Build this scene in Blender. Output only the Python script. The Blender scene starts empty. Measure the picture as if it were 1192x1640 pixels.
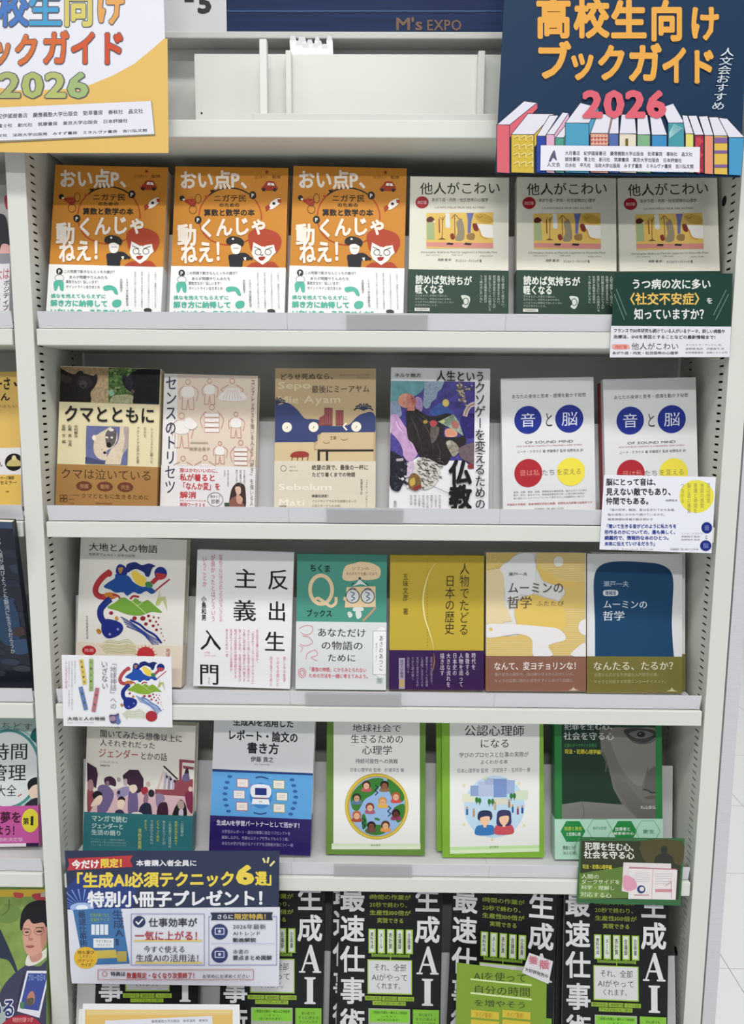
import bpy, math, random
from mathutils import Matrix, Vector

# ---------------------------------------------------------------- camera, world, lights, exposure
H = 1.45                      # camera height above the shop floor
F = 1250.0                    # focal length in pixels of the 1192 x 1640 frame
PITCH, YAW, ROLL, CX, CD = 0.13811, -0.010353, 0.007071, 0.45126, 1.02905
BAY, UP = 0.9, 0.0246         # clear width of a bay, width of an upright
scene = bpy.context.scene

def ray(u, v):
    c, s = math.cos(ROLL), math.sin(ROLL); x = u*c - v*s; z = u*s + v*c; y = 1.0
    return _py(x, y, z)
def _py(x, y, z):
    c, s = math.cos(PITCH), math.sin(PITCH); y, z = y*c + z*s, -y*s + z*c
    c, s = math.cos(YAW), math.sin(YAW); return Vector((x*c + y*s, -x*s + y*c, z))
def rray(px, py): return ray((px-596)/F, -(py-820)/F)

c_, s_ = math.cos(ROLL), math.sin(ROLL)
right, up, fwd = _py(c_, 0, s_), _py(-s_, 0, c_), _py(0, 1, 0)
cam = bpy.data.objects.new('camera', bpy.data.cameras.new('camera'))
scene.collection.objects.link(cam); scene.camera = cam
cam.data.sensor_fit = 'VERTICAL'; cam.data.sensor_height = 24; cam.data.lens = F/1640*24; cam.data.clip_start = 0.02
CAM = Vector((CX, -CD, H))
cam.matrix_world = Matrix.Translation(CAM) @ Matrix((right, up, -fwd)).transposed().to_4x4()

world = bpy.data.worlds.new('shop_ambience'); scene.world = world; world.use_nodes = True
bg = world.node_tree.nodes['Background']; bg.inputs[0].default_value = (0.93, 0.96, 1.0, 1); bg.inputs[1].default_value = 0.33
def area(name, loc, size, power, rot=(0, 0, 0), col=(1, 0.985, 0.96)):
    l = bpy.data.lights.new(name, 'AREA'); l.shape = 'RECTANGLE'; l.size, l.size_y = size; l.energy = power; l.color = col
    o = bpy.data.objects.new(name, l); scene.collection.objects.link(o); o.location = loc; o.rotation_euler = rot; return o
for i, (x, y, p) in enumerate([(0.5, -1.25, 32), (-1.6, -1.4, 19), (2.4, -1.4, 19), (0.5, -3.4, 75), (-1.8, -3.4, 20)]):
    area('ceiling_light_panel', (x, y, 3.5), (1.3, 0.22), p)
area('ceiling_light_panel', (2.6, 1.6, 3.5), (1.3, 0.6), 50)
vs = scene.view_settings
vs.view_transform = 'Standard'; vs.look = 'None'; vs.gamma = 1.0; vs.use_curve_mapping = False; vs.exposure = 0.06

# ---------------------------------------------------------------- materials
def lin(h):
    h = h.lstrip('#'); r = []
    for i in (0, 2, 4):
        c = int(h[i:i+2], 16)/255; r.append(c/12.92 if c <= 0.04045 else ((c+0.055)/1.055)**2.4)
    return (*r, 1.0)
MATS = {}
def mat(h, rough=0.5, spec=0.3, noise=0.0, nscale=40.0, coat=0.0, metal=0.0, trans=0.0, alpha=1.0, stretch=(1, 1, 1), bump=0.0):
    k = (h, rough, spec, noise, nscale, coat, metal, trans, alpha, stretch, bump)
    if k in MATS: return MATS[k]
    m = bpy.data.materials.new('paint_'+h.lstrip('#')); m.use_nodes = True; nt = m.node_tree; b = nt.nodes['Principled BSDF']
    b.inputs['Base Color'].default_value = lin(h); b.inputs['Roughness'].default_value = rough
    b.inputs['Specular IOR Level'].default_value = spec; b.inputs['Coat Weight'].default_value = coat
    b.inputs['Coat Roughness'].default_value = 0.06; b.inputs['Metallic'].default_value = metal
    b.inputs['Transmission Weight'].default_value = trans; b.inputs['Alpha'].default_value = alpha
    if noise or bump:
        tc = nt.nodes.new('ShaderNodeTexCoord'); mp = nt.nodes.new('ShaderNodeMapping'); mp.inputs['Scale'].default_value = stretch
        n = nt.nodes.new('ShaderNodeTexNoise'); n.inputs['Scale'].default_value = nscale; n.inputs['Detail'].default_value = 4
        nt.links.new(tc.outputs['Object'], mp.inputs[0]); nt.links.new(mp.outputs[0], n.inputs['Vector'])
        if noise:
            hv = nt.nodes.new('ShaderNodeHueSaturation'); hv.inputs['Color'].default_value = lin(h)
            mr = nt.nodes.new('ShaderNodeMapRange'); mr.inputs['To Min'].default_value = 1-noise; mr.inputs['To Max'].default_value = 1+noise
            mr.inputs['From Min'].default_value = .3; mr.inputs['From Max'].default_value = .7
            nt.links.new(n.outputs['Fac'], mr.inputs['Value']); nt.links.new(mr.outputs[0], hv.inputs['Value']); nt.links.new(hv.outputs[0], b.inputs['Base Color'])
        if bump:
            bp = nt.nodes.new('ShaderNodeBump'); bp.inputs['Strength'].default_value = bump; bp.inputs['Distance'].default_value = 0.001
            nt.links.new(n.outputs['Fac'], bp.inputs['Height']); nt.links.new(bp.outputs[0], b.inputs['Normal'])
    MATS[k] = m; return m
STEEL = mat('d6d8d1', 0.42, 0.35, 0.012, 6)
STEEL_IN = mat('cfd0c8', 0.5, 0.3, 0.012, 6)
DARK = mat('1b1b19', 0.7)
TRAY = mat('d5d5da', 0.38, 0.4, 0.01, 10)
PAGES = mat('e6dfcd', 0.8, 0.1, 0.06, 900, stretch=(1, 30, 0.05))

# ---------------------------------------------------------------- mesh helpers
class MB:
    def __init__(s): s.v = []; s.f = []; s.m = []; s.mats = []
    def mi(s, m):
        if m not in s.mats: s.mats.append(m)
        return s.mats.index(m)
    def poly(s, pts, m):
        n = len(s.v); s.v += [tuple(p) for p in pts]; s.f.append(tuple(range(n, n+len(pts)))); s.m.append(s.mi(m)); return s
    def box(s, x0, x1, y0, y1, z0, z1, m):
        return s.prism([(x0, y0, z0), (x1, y0, z0), (x1, y0, z1), (x0, y0, z1)], [(x0, y1, z0), (x1, y1, z0), (x1, y1, z1), (x0, y1, z1)], m)
    def prism(s, a, b, m):       # a: front loop (seen from -y counter-clockwise), b: back loop
        n = len(s.v); k = len(a); i = s.mi(m); s.v += [tuple(p) for p in a] + [tuple(p) for p in b]
        s.f.append(tuple(range(n, n+k))); s.f.append(tuple(reversed(range(n+k, n+2*k)))); s.m += [i, i]
        for j in range(k):
            q = (j+1) % k; s.f.append((n+j, n+k+j, n+k+q, n+q)); s.m.append(i)
        return s
    def profile(s, pts, x0, x1, m):   # closed (y,z) profile swept along x
        return s.prism([(x0, y, z) for y, z in pts], [(x1, y, z) for y, z in pts], m)
    def tube(s, pts, r, m, n=8):
        i = s.mi(m); base = len(s.v); P = [Vector(p) for p in pts]
        for k, p in enumerate(P):
            t = (P[min(k+1, len(P)-1)] - P[max(k-1, 0)]).normalized(); a = t.orthogonal().normalized(); b = t.cross(a)
            for j in range(n):
                w = 2*math.pi*j/n; s.v.append(tuple(p + a*r*math.cos(w) + b*r*math.sin(w)))
        for k in range(len(P)-1):
            for j in range(n):
                q = (j+1) % n; s.f.append((base+k*n+j, base+k*n+q, base+(k+1)*n+q, base+(k+1)*n+j)); s.m.append(i)
        s.f.append(tuple(base+j for j in reversed(range(n)))); s.f.append(tuple(base+(len(P)-1)*n+j for j in range(n))); s.m += [i, i]
        return s
    def build(s, name, parent=None, bevel=0.0, loc=None):
        me = bpy.data.meshes.new(name); me.from_pydata(s.v, [], s.f); me.update()
        for m in s.mats: me.materials.append(m)
        me.polygons.foreach_set('material_index', s.m)
        o = bpy.data.objects.new(name, me); scene.collection.objects.link(o)
        if parent: o.parent = parent
        if loc: o.location = loc
        if bevel:
            b = o.modifiers.new('bevel', 'BEVEL'); b.width = bevel; b.segments = 2; b.limit_method = 'ANGLE'
        return o
def tag(o, label=None, cat=None, group=None, kind=None):
    for k, v in (('label', label), ('category', cat), ('group', group), ('kind', kind)):
        if v: o[k] = v
    return o
def empty(name, mw=None, loc=(0, 0, 0)):
    o = bpy.data.objects.new(name, None); scene.collection.objects.link(o); o.empty_display_size = 0.02
    o.matrix_world = mw if mw is not None else Matrix.Translation(Vector(loc)); return o
def at(px, py, Y):            # the point on the upright plane y = Y behind a place in the photograph
    r = rray(px, py); return CAM + r*((Y - CAM.y)/r.y)

# ---------------------------------------------------------------- glyphs (the font that ships with Blender)
GL = {}
def strikes(b):            # heavier weights: the same letter struck again a hair to each side
    if b <= 0: return [(0, 0)]
    if b < .02: return [(-b*.7, 0), (b*.7, 0)]
    d = b*.9; n = 4 if b < .032 else 8
    return [(d*1.15*math.cos(math.pi*(2*i+1)/n), d*1.15*math.sin(math.pi*(2*i+1)/n)) for i in range(n)]
def glyph(ch, bold=0):
    k = (ch, 0)
    if k in GL: return GL[k]
    cu = bpy.data.curves.new('g', 'FONT'); cu.body = ch; cu.size = 1.0; cu.resolution_u = 2; cu.offset = 0
    o = bpy.data.objects.new('g', cu); scene.collection.objects.link(o)
    dg = bpy.context.evaluated_depsgraph_get(); me = bpy.data.meshes.new_from_object(o.evaluated_get(dg))
    V = [(v.co.x, v.co.y) for v in me.vertices]; Fc = [tuple(p.vertices) for p in me.polygons]
    wide = ord(ch) > 0x2E80
    if V:
        xs = [v[0] for v in V]; x0, x1 = min(xs), max(xs)
    else: x0, x1 = 0, 0.3
    bpy.data.objects.remove(o); bpy.data.meshes.remove(me); bpy.data.curves.remove(cu)
    GL[k] = (V, Fc, x0, x1, wide); return GL[k]
PUNCT = '、。,.'

def homography(src, dst):
    A = []
    for (x, y), (X, Y) in zip(src, dst):
        A.append([x, y, 1, 0, 0, 0, -X*x, -X*y, X]); A.append([0, 0, 0, x, y, 1, -Y*x, -Y*y, Y])
    n = 8
    for i in range(n):
        p = max(range(i, n), key=lambda r: abs(A[r][i])); A[i], A[p] = A[p], A[i]
        for r in range(n):
            if r != i:
                f = A[r][i]/A[i][i]
                if f:
                    for c in range(i, n+1): A[r][c] -= f*A[i][c]
    h = [A[i][n]/A[i][i] for i in range(n)]
    return lambda x, y: ((h[0]*x+h[1]*y+h[2])/(h[6]*x+h[7]*y+1), (h[3]*x+h[4]*y+h[5])/(h[6]*x+h[7]*y+1))

def clip(poly, x0, z0, x1, z1):
    for ax, lim, sg in ((0, x0, 1), (0, x1, -1), (1, z0, 1), (1, z1, -1)):
        if not poly: return poly
        out = []
        for i in range(len(poly)):
            a, b = poly[i-1], poly[i]; ia = (a[ax]-lim)*sg >= 0; ib = (b[ax]-lim)*sg >= 0
            if ia != ib:
                t = (lim-a[ax])/(b[ax]-a[ax]); out.append((a[0]+(b[0]-a[0])*t, a[1]+(b[1]-a[1])*t))
            if ib: out.append(b)
        poly = out
    return poly

def smooth(pts, closed, n=5):
    out = []; N = len(pts); rng = range(N) if closed else range(N-1)
    for i in rng:
        if closed: p0, p1, p2, p3 = pts[i-1], pts[i], pts[(i+1) % N], pts[(i+2) % N]
        else: p0, p1, p2, p3 = pts[max(i-1, 0)], pts[i], pts[i+1], pts[min(i+2, N-1)]
        for k in range(n):
            t = k/n; out.append(tuple(0.5*(2*p1[d] + (p2[d]-p0[d])*t + (2*p0[d]-5*p1[d]+4*p2[d]-p3[d])*t*t + (3*p1[d]-p0[d]-3*p2[d]+p3[d])*t**3) for d in (0, 1)))
    if not closed: out.append(tuple(pts[-1]))
    return out

def N(h, a=.3, sc=260): return mat(h, .4, .2, noise=a, nscale=sc)      # printed photograph: grainy tone
class Art:
    """Flat print: shapes given in photograph pixels, carried onto the sheet's own plane (x, z), each layer a hair prouder."""
    DZ = 1.0e-5
    def __init__(s, hom, rect, gloss=0.35, coat=0.0, y0=-0.00025, spec=0.2):
        s.sp = spec
        s.h = hom; s.rect = rect; s.k = 0; s.e = 0; s.sc = 1; s.ox = s.oy = 0; s.ill = MB(); s.let = MB(); s.gl = gloss; s.ct = coat; s.y0 = y0
    def crop(s, sc, ox, oy): s.sc, s.ox, s.oy = sc, ox, oy; return s
    def win(s, x0=None, y0=0, x1=0, y1=0):     # print only inside a picture's own window
        if x0 is None: s.rect = s.full; return s
        p, q = s.h(x0/s.sc+s.ox, y0/s.sc+s.oy), s.h(x1/s.sc+s.ox, y1/s.sc+s.oy)
        s.full = s.rect; s.rect = (max(p[0], s.rect[0]), max(q[1], s.rect[1]), min(q[0], s.rect[2]), min(p[1], s.rect[3])); return s
    def m(s, c): return mat(c, s.gl, s.sp, coat=s.ct) if isinstance(c, str) else c
    def put(s, pts, c, mb=None):
        mb = mb or s.ill; q = [s.h(x/s.sc+s.ox, y/s.sc+s.oy) for x, y in pts]; x0, z0, x1, z1 = s.rect
        if any(not (x0 <= a[0] <= x1 and z0 <= a[1] <= z1) for a in q):
            q = clip(q, x0, z0, x1, z1)
            if len(q) < 3: return
        ar = sum(q[i-1][0]*q[i][1]-q[i][0]*q[i-1][1] for i in range(len(q)))
        if ar < 0: q.reverse()
        y = s.y0 - s.k*s.DZ - s.e; mb.poly([(a[0], y, a[1]) for a in q], s.m(c))
    def P(s, pts, c): s.k += 1; s.put(pts, c); return s
    def S(s, pts, c, n=5): return s.P(smooth(pts, True, n), c)
    def R(s, x0, y0, x1, y1, c, sk=0): return s.P([(x0, y0), (x1, y0+sk), (x1, y1+sk), (x0, y1)], c)
    def E(s, cx, cy, rx, ry, c, n=28, rot=0):
        co, si = math.cos(rot), math.sin(rot); w = [2*math.pi*i/n for i in range(n)]
        return s.P([(cx+rx*math.cos(a)*co-ry*math.sin(a)*si, cy+rx*math.cos(a)*si+ry*math.sin(a)*co) for a in w], c)
    def L(s, pts, w, c, taper=False):
        s.k += 1; n = len(pts)
        for i in range(n-1):
            s.e = (i % 2)*0.5e-5; (ax, ay), (bx, by) = pts[i], pts[i+1]; dx, dy = bx-ax, by-ay; d = math.hypot(dx, dy) or 1
            e = w*0.12 if n > 2 else 0; nx, ny = -dy/d*w/2, dx/d*w/2; ux, uy = dx/d*e, dy/d*e
            w0 = w1 = 1
            if taper: w0 = math.sin(math.pi*min(max(i/(n-1), .08), .92)); w1 = math.sin(math.pi*min(max((i+1)/(n-1), .08), .92))
            s.put([(ax+nx*w0-ux, ay+ny*w0-uy), (bx+nx*w1+ux, by+ny*w1+uy), (bx-nx*w1+ux, by-ny*w1+uy), (ax-nx*w0-ux, ay-ny*w0-uy)], c)
        s.e = 0; return s
    def C(s, pts, w, c, taper=False, n=5): return s.L(smooth(pts, False, n), w, c, taper)
    def O(s, cx, cy, rx, ry, w, c, a0=0, a1=360, n=36):
        return s.L([(cx+rx*math.cos(math.radians(a0+(a1-a0)*i/n)), cy+ry*math.sin(math.radians(a0+(a1-a0)*i/n))) for i in range(n+1)], w, c)
    def box(s, x0, y0, x1, y1, w, c): return s.L([(x0, y0), (x1, y0), (x1, y1), (x0, y1), (x0, y0)], w, c)
    def T(s, txt, x0, y0, x1, y1, c, b=0.0, v=False, sk=0.0, arc=0.0, lean=0.0):
        """text filling the box; v = set vertically; sk = drop across the width; arc = rise in the middle; c may be a list of colours"""
        s.k += 1; gs = [glyph(ch) for ch in txt]; st = strikes(b); cols = c if isinstance(c, list) else [c]
        if v:
            n = len(txt); ch_ = (y1-y0)/n
            for i, g in enumerate(gs):
                if not g[0]: continue
                full = g[4]; gw = 1.0 if full else max(g[3]-g[2], .35); off = 0 if full else g[2]
                dx = 0.55 if txt[i] in PUNCT else 0; dy = 0.5 if txt[i] in PUNCT else 0
                turn = txt[i] in 'ー―—()（）「」'
                col = cols[i % len(cols)]
                for si, (bx, by) in enumerate(st):
                    s.e = si*0.4e-5; P = []
                    for (gx, gy) in g[0]:
                        gx += bx; gy += by
                        ux = (gx-off)/gw if full else 0.15+0.7*(gx-off)/gw
                        uy = 1-(gy+0.10)/0.97 if full else 1-(gy+0.14)/1.0
                        if turn: ux, uy = 1-uy, ux
                        P.append((x0+(ux+dx)*(x1-x0)+sk*(i+uy)/n, y0+(i+uy-dy)*ch_))
                    for f in g[1]: s.put([P[k] for k in f], col, s.let)
        else:
            adv = []; x = 0
            for ch, g in zip(txt, gs):
                if g[4]: adv.append(x); x += 1.0
                elif ch == ' ': adv.append(x); x += .3
                else: adv.append(x+0.04-g[2]); x += (g[3]-g[2])+0.10
            W = x or 1
            for i, g in enumerate(gs):
                col = cols[i % len(cols)]
                for si, (bx, by) in enumerate(st):
                    s.e = si*0.4e-5; P = []
                    for gx, gy in g[0]:
                        t = (adv[i]+gx+bx)/W; yy = 1-(gy+by+0.10)/0.97
                        P.append((x0+t*(x1-x0)-lean*(yy-.5)*(y1-y0), y0+yy*(y1-y0)+sk*t-arc*(1-(2*t-1)**2)))
                    for f in g[1]: s.put([P[k] for k in f], col, s.let)
        s.e = 0; s.k += len(st)*.5; return s
    def rows(s, lines, x0, y0, x1, dy, h, c, b=0.0, sk=0):
        for i, t in enumerate(lines):
            if t: s.T(t, x0, y0+i*dy, x0+(x1-x0)*min(1, len(t)/max(len(q) for q in lines)), y0+i*dy+h, c, b, sk=sk)
        return s
    def cols(s, lines, x1, y0, dx, w, y1, c, b=0.0):   # vertical columns from the right
        m = max(len(q) for q in lines); cs = c if isinstance(c, list) else [c]
        for i, t in enumerate(lines):
            if t: s.T(t, x1-i*dx-w, y0, x1-i*dx, y0+(y1-y0)*len(t)/m, cs[i % len(cs)], b, v=True)
        return s
    def done(s, parent):
        if s.ill.f: s.ill.build('cover_print', parent)
        if s.let.f: s.let.build('lettering', parent)

# ---------------------------------------------------------------- sheets and books
def frame(quad, Yb, zb, lean):
    """Where a leaning sheet stands: its own axes, its width and height, and how far up its visible foot is."""
    A = math.radians(lean); nrm = Vector((0, math.cos(A), -math.sin(A))); base = Vector((0, Yb, zb)); upv = Vector((0, math.sin(A), math.cos(A)))
    q = []
    for px, py in quad:
        r = rray(px, py); t = (base-CAM).dot(nrm)/r.dot(nrm); p = CAM+r*t; q.append((p.x, (p-base).dot(upv)))
    (ax, az), (bx, bz), (cx, cz), (dx, dz) = q    # TL TR BR BL
    w = ((bx-ax)+(cx-dx))/2; rot = ((ax-dx)/(az-dz)+(bx-cx)/(bz-cz))/2
    rot = max(-0.03, min(0.03, rot)); tb = (cz+dz)/2; tt = (az+bz)/2
    xc = (ax+bx+cx+dx)/4 - rot*((tt+tb)/2)
    return w, tt, tb, xc, rot
def pose(x, Yb, zb, lean, rot, yaw=0, w=0.0):
    return Matrix.Translation((x, Yb, zb+abs(rot)*w/2)) @ Matrix.Rotation(math.radians(yaw), 4, 'Z') @ Matrix.Rotation(-math.radians(lean), 4, 'X') @ Matrix.Rotation(rot, 4, 'Y')

def book(label, quad, zf, cover, art=None, Yb=0.042, lean=8, t=0.022, h=None, band=None, spine='R', coat=0.0, rough=0.4, group=None, mark=None, pages=PAGES, name='book', cat='book', foot=None, yaw=0):
    zb = zf + t*math.sin(math.radians(abs(lean))) + 0.0004
    w, tt, tb, xc, rot = frame(quad, Yb, zb, lean)
    hh = h or tt; tbv = max(tb, 0) if foot is None else foot
    w -= 0.0012; root = empty(name, pose(xc, Yb, zb, lean, rot, yaw, w)); tag(root, label, cat, group); root['yb'] = Yb
    cm = mat(cover, rough, 0.2, coat=coat); a, e = w/2, 0.0006
    c = MB(); c.box(-a, a, 0, e, 0, hh, cm); c.box(-a, a, t-e, t, 0, hh, cm)
    sx = a-e if spine == 'R' else -a
    c.box(sx, sx+e, e, t-e, 0, hh, cm); co = c.build('cover', root)
    px0, px1 = (-a+0.0012, a-e) if spine == 'R' else (-a+e, a-0.0012)
    MB().box(px0, px1, e, t-e, 0.0008, hh-0.0012, pages).build('page_block', root)
    if mark: tag(co, mark)
    hom = homography(quad, [(-a, tt), (a, tt), (a, tbv), (-a, tbv)])
    root['w'], root['h'] = w, hh
    bo = None
    if band:
        bc, ypx = band; zt = hom((quad[3][0]+quad[2][0])/2, ypx)[1]; bm = mat(bc, 0.38, 0.2, coat=coat); b = MB(); g = 0.0004; z0 = 0.0004
        b.box(-a-g, a+g, -g, -0.00002, z0, zt, bm); b.box(-a-g, a+g, t+0.00002, t+g, z0, zt, bm); b.box(-a-g, -a-0.00002, -0.00002, t+0.00002, z0, zt, bm); b.box(a+0.00002, a+g, -0.00002, t+0.00002, z0, zt, bm)
        bo = b.build('paper_band', root)
    if art:
        A1 = Art(hom, (-a+0.0002, zt if band else 0.0, a-0.0002, hh-0.0002), gloss=rough, coat=coat); A2 = Art(hom, (-a, 0.0004, a, zt if band else hh), gloss=0.38, coat=coat, y0=-0.0006) if band else None
        art(A1, A2) if band else art(A1)
        A1.done(co)
        if A2: A2.done(bo)
    return root
def dup(root, quad=None, label=None, zf=None, Yb=0.042, lean=8, t=0.022, shift=None, bare=False, yaw=0):
    r = root.copy(); scene.collection.objects.link(r)
    if quad:
        zb = zf + t*math.sin(math.radians(lean)) + 0.0004; w, tt, tb, xc, rot = frame(quad, Yb, zb, lean); r.matrix_world = pose(xc, Yb, zb, lean, rot, yaw, w)
        
    if shift: r.location = root.location + Vector(shift)
    if label: r['label'] = label
    def kids(a, b):
        for ch in list(a.children):
            if bare and ch.name.split('.')[0] in ('cover_print', 'lettering'): continue
            c = ch.copy(); scene.collection.objects.link(c); c.parent = b; kids(ch, c)
    kids(root, r); return r

def card(label, quad, Yp, col, art, cat='sign', t=0.0008, name='shelf_card', coat=0.0, rough=0.3, group=None, lean=0, zb=None):
    if zb is None: zb = at(quad[3][0], quad[3][1], Yp).z
    w, tt, tb, xc, rot = frame(quad, Yp, zb, lean); a = w/2; off = (quad[2][1]-quad[3][1])*0
    root = empty(name, pose(xc, Yp, zb, lean, rot)); tag(root, label, cat, group)
    q = []                       # true outline of the sheet in its own plane
    inv = root.matrix_world.inverted(); nrm = root.matrix_world.to_3x3() @ Vector((0, 1, 0)); org = root.matrix_world.translation
    for px, py in quad:
        r = rray(px, py); k = (org-CAM).dot(nrm)/r.dot(nrm); p = inv @ (CAM+r*k); q.append((p.x, p.z))
    o = [q[3], q[2], q[1], q[0]]
    m = mat(col, rough, 0.2, coat=coat)
    s = MB().prism([(x, 0, z) for x, z in o], [(x, t, z) for x, z in o], m).build('card' if name == 'shelf_card' else 'sheet', root)
    A = Art(homography(quad, q), (min(p[0] for p in q), min(p[1] for p in q), max(p[0] for p in q), max(p[1] for p in q)), gloss=rough, coat=coat, y0=-0.00008)
    art(A); A.done(s); return root

# ---------------------------------------------------------------- the shop: floor, partition, back wall
def structure(o): o['kind'] = 'structure'; return o
TILE = mat('e4e7e5', 0.25, 0.4, 0.01, 3)
fl = structure(MB().box(-2.3, 4.2, -2.6, 3.6, -0.05, -0.004, mat('c9cbc9', .6)).build('floor'))
T0 = 0.42; jx = 1.79
me0 = None
for i in range(-8, 7):
    for j in range(-7, 7):
        x, y = jx + i*T0, 0.83 + j*T0
        if me0 is None: o = MB().box(0.001, T0-0.001, 0.001, T0-0.001, -0.004, 0, TILE).build('tile', fl, loc=(x, y, 0)); me0 = o.data
        else: o = bpy.data.objects.new('tile', me0); scene.collection.objects.link(o); o.parent = fl; o.location = (x, y, 0)
structure(MB().box(-2.3, 4.2, 3.6, 3.7, 0, 3.4, mat('dcdcda', .7)).build('wall_back'))
structure(MB().box(BAY+UP+0.0035, BAY+UP+0.022, 0.002, 0.9, 0, 2.6, mat('cbc9cf', 0.75, 0.15, 0.035, 60, stretch=(1, 1, 14), bump=0.4)).build('wall_right'))

# ---------------------------------------------------------------- the bookcase
case = empty('bookcase', loc=(0, 0, 0))
tag(case, 'white slotted steel bookcase with front-facing display shelves', 'bookcase')
ROWS = [0.072, -0.181, -0.437, -0.691, -0.963]         # undersides of the boards, from the camera height
BT, DEP = 0.021, 0.165
FWD = 0.066              # the base shelf stands this much further forward
ZT, ZB = H+0.75, 0.0
def upright(x0, slots):
    b = MB(); x1 = x0+UP; p = 0.0014; z0, z1 = ZB, ZT
    right = slots == 'R'
    core = (x0, x1-p) if right else (x0+p, x1); face = (x1-p, x1) if right else (x0, x0+p)
    b.box(core[0], core[1], 0.0014, 0.32, z0, z1, STEEL)
    b.box(x0, x1, 0, 0.0014, z0, z1, STEEL)
    spans = [(0.0014, 0.015), (0.029, 0.123), (0.133, 0.32)]
    for a, c in spans: b.box(face[0], face[1], a, c, z0, z1, STEEL_IN)
    pitch = 0.0103
    for a, c in ((0.015, 0.029), (0.123, 0.133)):
        b.box(face[0], face[1], a, c, z0, H-1.0, STEEL_IN); z = H-1.0
        while z < H+0.45:
            b.box(face[0], face[1], a, c, z+0.0028, z+pitch, STEEL_IN); z += pitch
        b.box(face[0], face[1], a, c, z, z1, STEEL_IN)
        q = face[0]-0.0002 if right else face[1]
        b.box(q, q+0.0002, a, c, H-1.0, H+0.45, DARK)
    return b.build('upright', case)
ul = upright(-UP, 'R'); ur = upright(BAY, 'L')
upright(-UP-BAY-UP, 'R')
def at_x(px, py, X):
    r = rray(px, py); return CAM + r*((X-CAM.x)/r.x)
for px, py in ((1160.5, 322), (1083, 1523)):
    p = at_x(px, py, BAY); b = MB(); n = 20
    ring = [(p.x-0.0003, p.y+0.0065*math.cos(2*math.pi*i/n), p.z+0.0065*math.sin(2*math.pi*i/n)) for i in range(n)]
    b.prism(ring, [(x+0.0003, y, z) for x, y, z in ring], DARK); b.build('cable_hole', ur)
MB().box(0, BAY, DEP, DEP+0.002, ZB, ZT, mat('dededa', .55, .25)).build('back_panel', case)
MB().box(-UP-BAY, -UP, DEP, DEP+0.002, ZB, ZT, mat('dededa', .55, .25)).build('back_panel', case)
def board(x0, x1, z):
    f = -FWD if z < H-0.9 else 0
    MB().profile([(f, z), (DEP, z), (DEP, z+BT), (f, z+BT)], x0+0.0035, x1-0.0035, STEEL).build('shelf_board', case, bevel=0.0012)
TOPZ = 0.3285
for z in [TOPZ]+ROWS:
    board(0, BAY, H+z); board(-UP-BAY, -UP, H+z)

def tray_profile(zb):
    row1 = zb == ROWS[0]
    zt = H+zb+BT; zf = zt+0.007; A_ = math.radians(12 if row1 or zb < -.9 else 8); s, c = math.sin(A_), math.cos(A_); y1 = 0.0435 if row1 else 0.0725 if zb < -.9 else 0.0672; hp = 0.128
    return [[(0.0068, zt+0.0012), (0.0055, zt+0.0012), (0.0005, zt+0.0222), (0.0025, zt+0.0222)],
            [(0.0078, zf-0.001), (y1, zf-0.001), (y1, zf), (0.0078, zf)],
            [(y1, zf-0.001), (y1+0.0012, zf-0.001), (y1+0.0012+hp*s, zf+hp*c), (y1+hp*s, zf+hp*c)],
            [(0.0058, zt+0.0012), (0.0078, zt+0.0012), (0.0078, zf), (0.0058, zf)]]
PLATE = mat('c9c9cb', 0.45, 0.25, 0.01, 10)
def tray(zb, a, b):
    m = MB()
    pp = tray_profile(zb); back = pp[2]
    for pr in pp: m.profile([(y-(FWD if zb < -.9 else 0), z) for y, z in pr], a, b, TRAY if pr[0][1] < H+zb+BT+.004 and pr is not back else PLATE)
    return m.build('display_tray')
rn = ['top', 'second', 'third', 'fourth', 'bottom']
segs = [(0.0055, 0.3289), (0.3292, 0.6109), (0.6112, 0.8945)]
pos = ['left', 'middle', 'right']
for r_, z in enumerate(ROWS):
    for k, (a, b) in enumerate(segs):
        o = tray(z, a, b)
        tag(o, f'pale grey metal display tray with sloping back, {pos[k]} one on the {rn[r_]} book shelf', 'tray', 'display trays of the main bay')
    o = tray(z, -0.42, -UP-0.004)
    tag(o, f'pale grey metal display tray on the {rn[r_]} shelf of the neighbouring left bay', 'tray', 'display trays of the left bay')
# clear label holders clipped to the tray lips
CLR = mat('c4c4c7', 0.3, 0.3, alpha=0.4)
for (x0, x1, y), z, nm in (((555, 685, 520), ROWS[0], 'top'), ((523, 646, 832), ROWS[1], 'second'), ((489, 643, 1118), ROWS[2], 'third'), ((535, 660, 1394), ROWS[3], 'fourth')):
    a, c = at(x0, y, 0).x, at(x1, y, 0).x; zt = H+z+BT; b = MB()
    pr = [(0.0035, zt+0.0018), (-0.0006, zt+0.0195), (0.0000, zt+0.0222), (-0.0012, zt+0.0222), (-0.0018, zt+0.0195), (0.0023, zt+0.0012), (0.0040, zt+0.0012)]
    tag(b.profile(pr, a, c, CLR).build('label_holder'), f'empty clear plastic label strip on the tray lip of the {nm} shelf', 'label holder', 'clear label holders')

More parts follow.
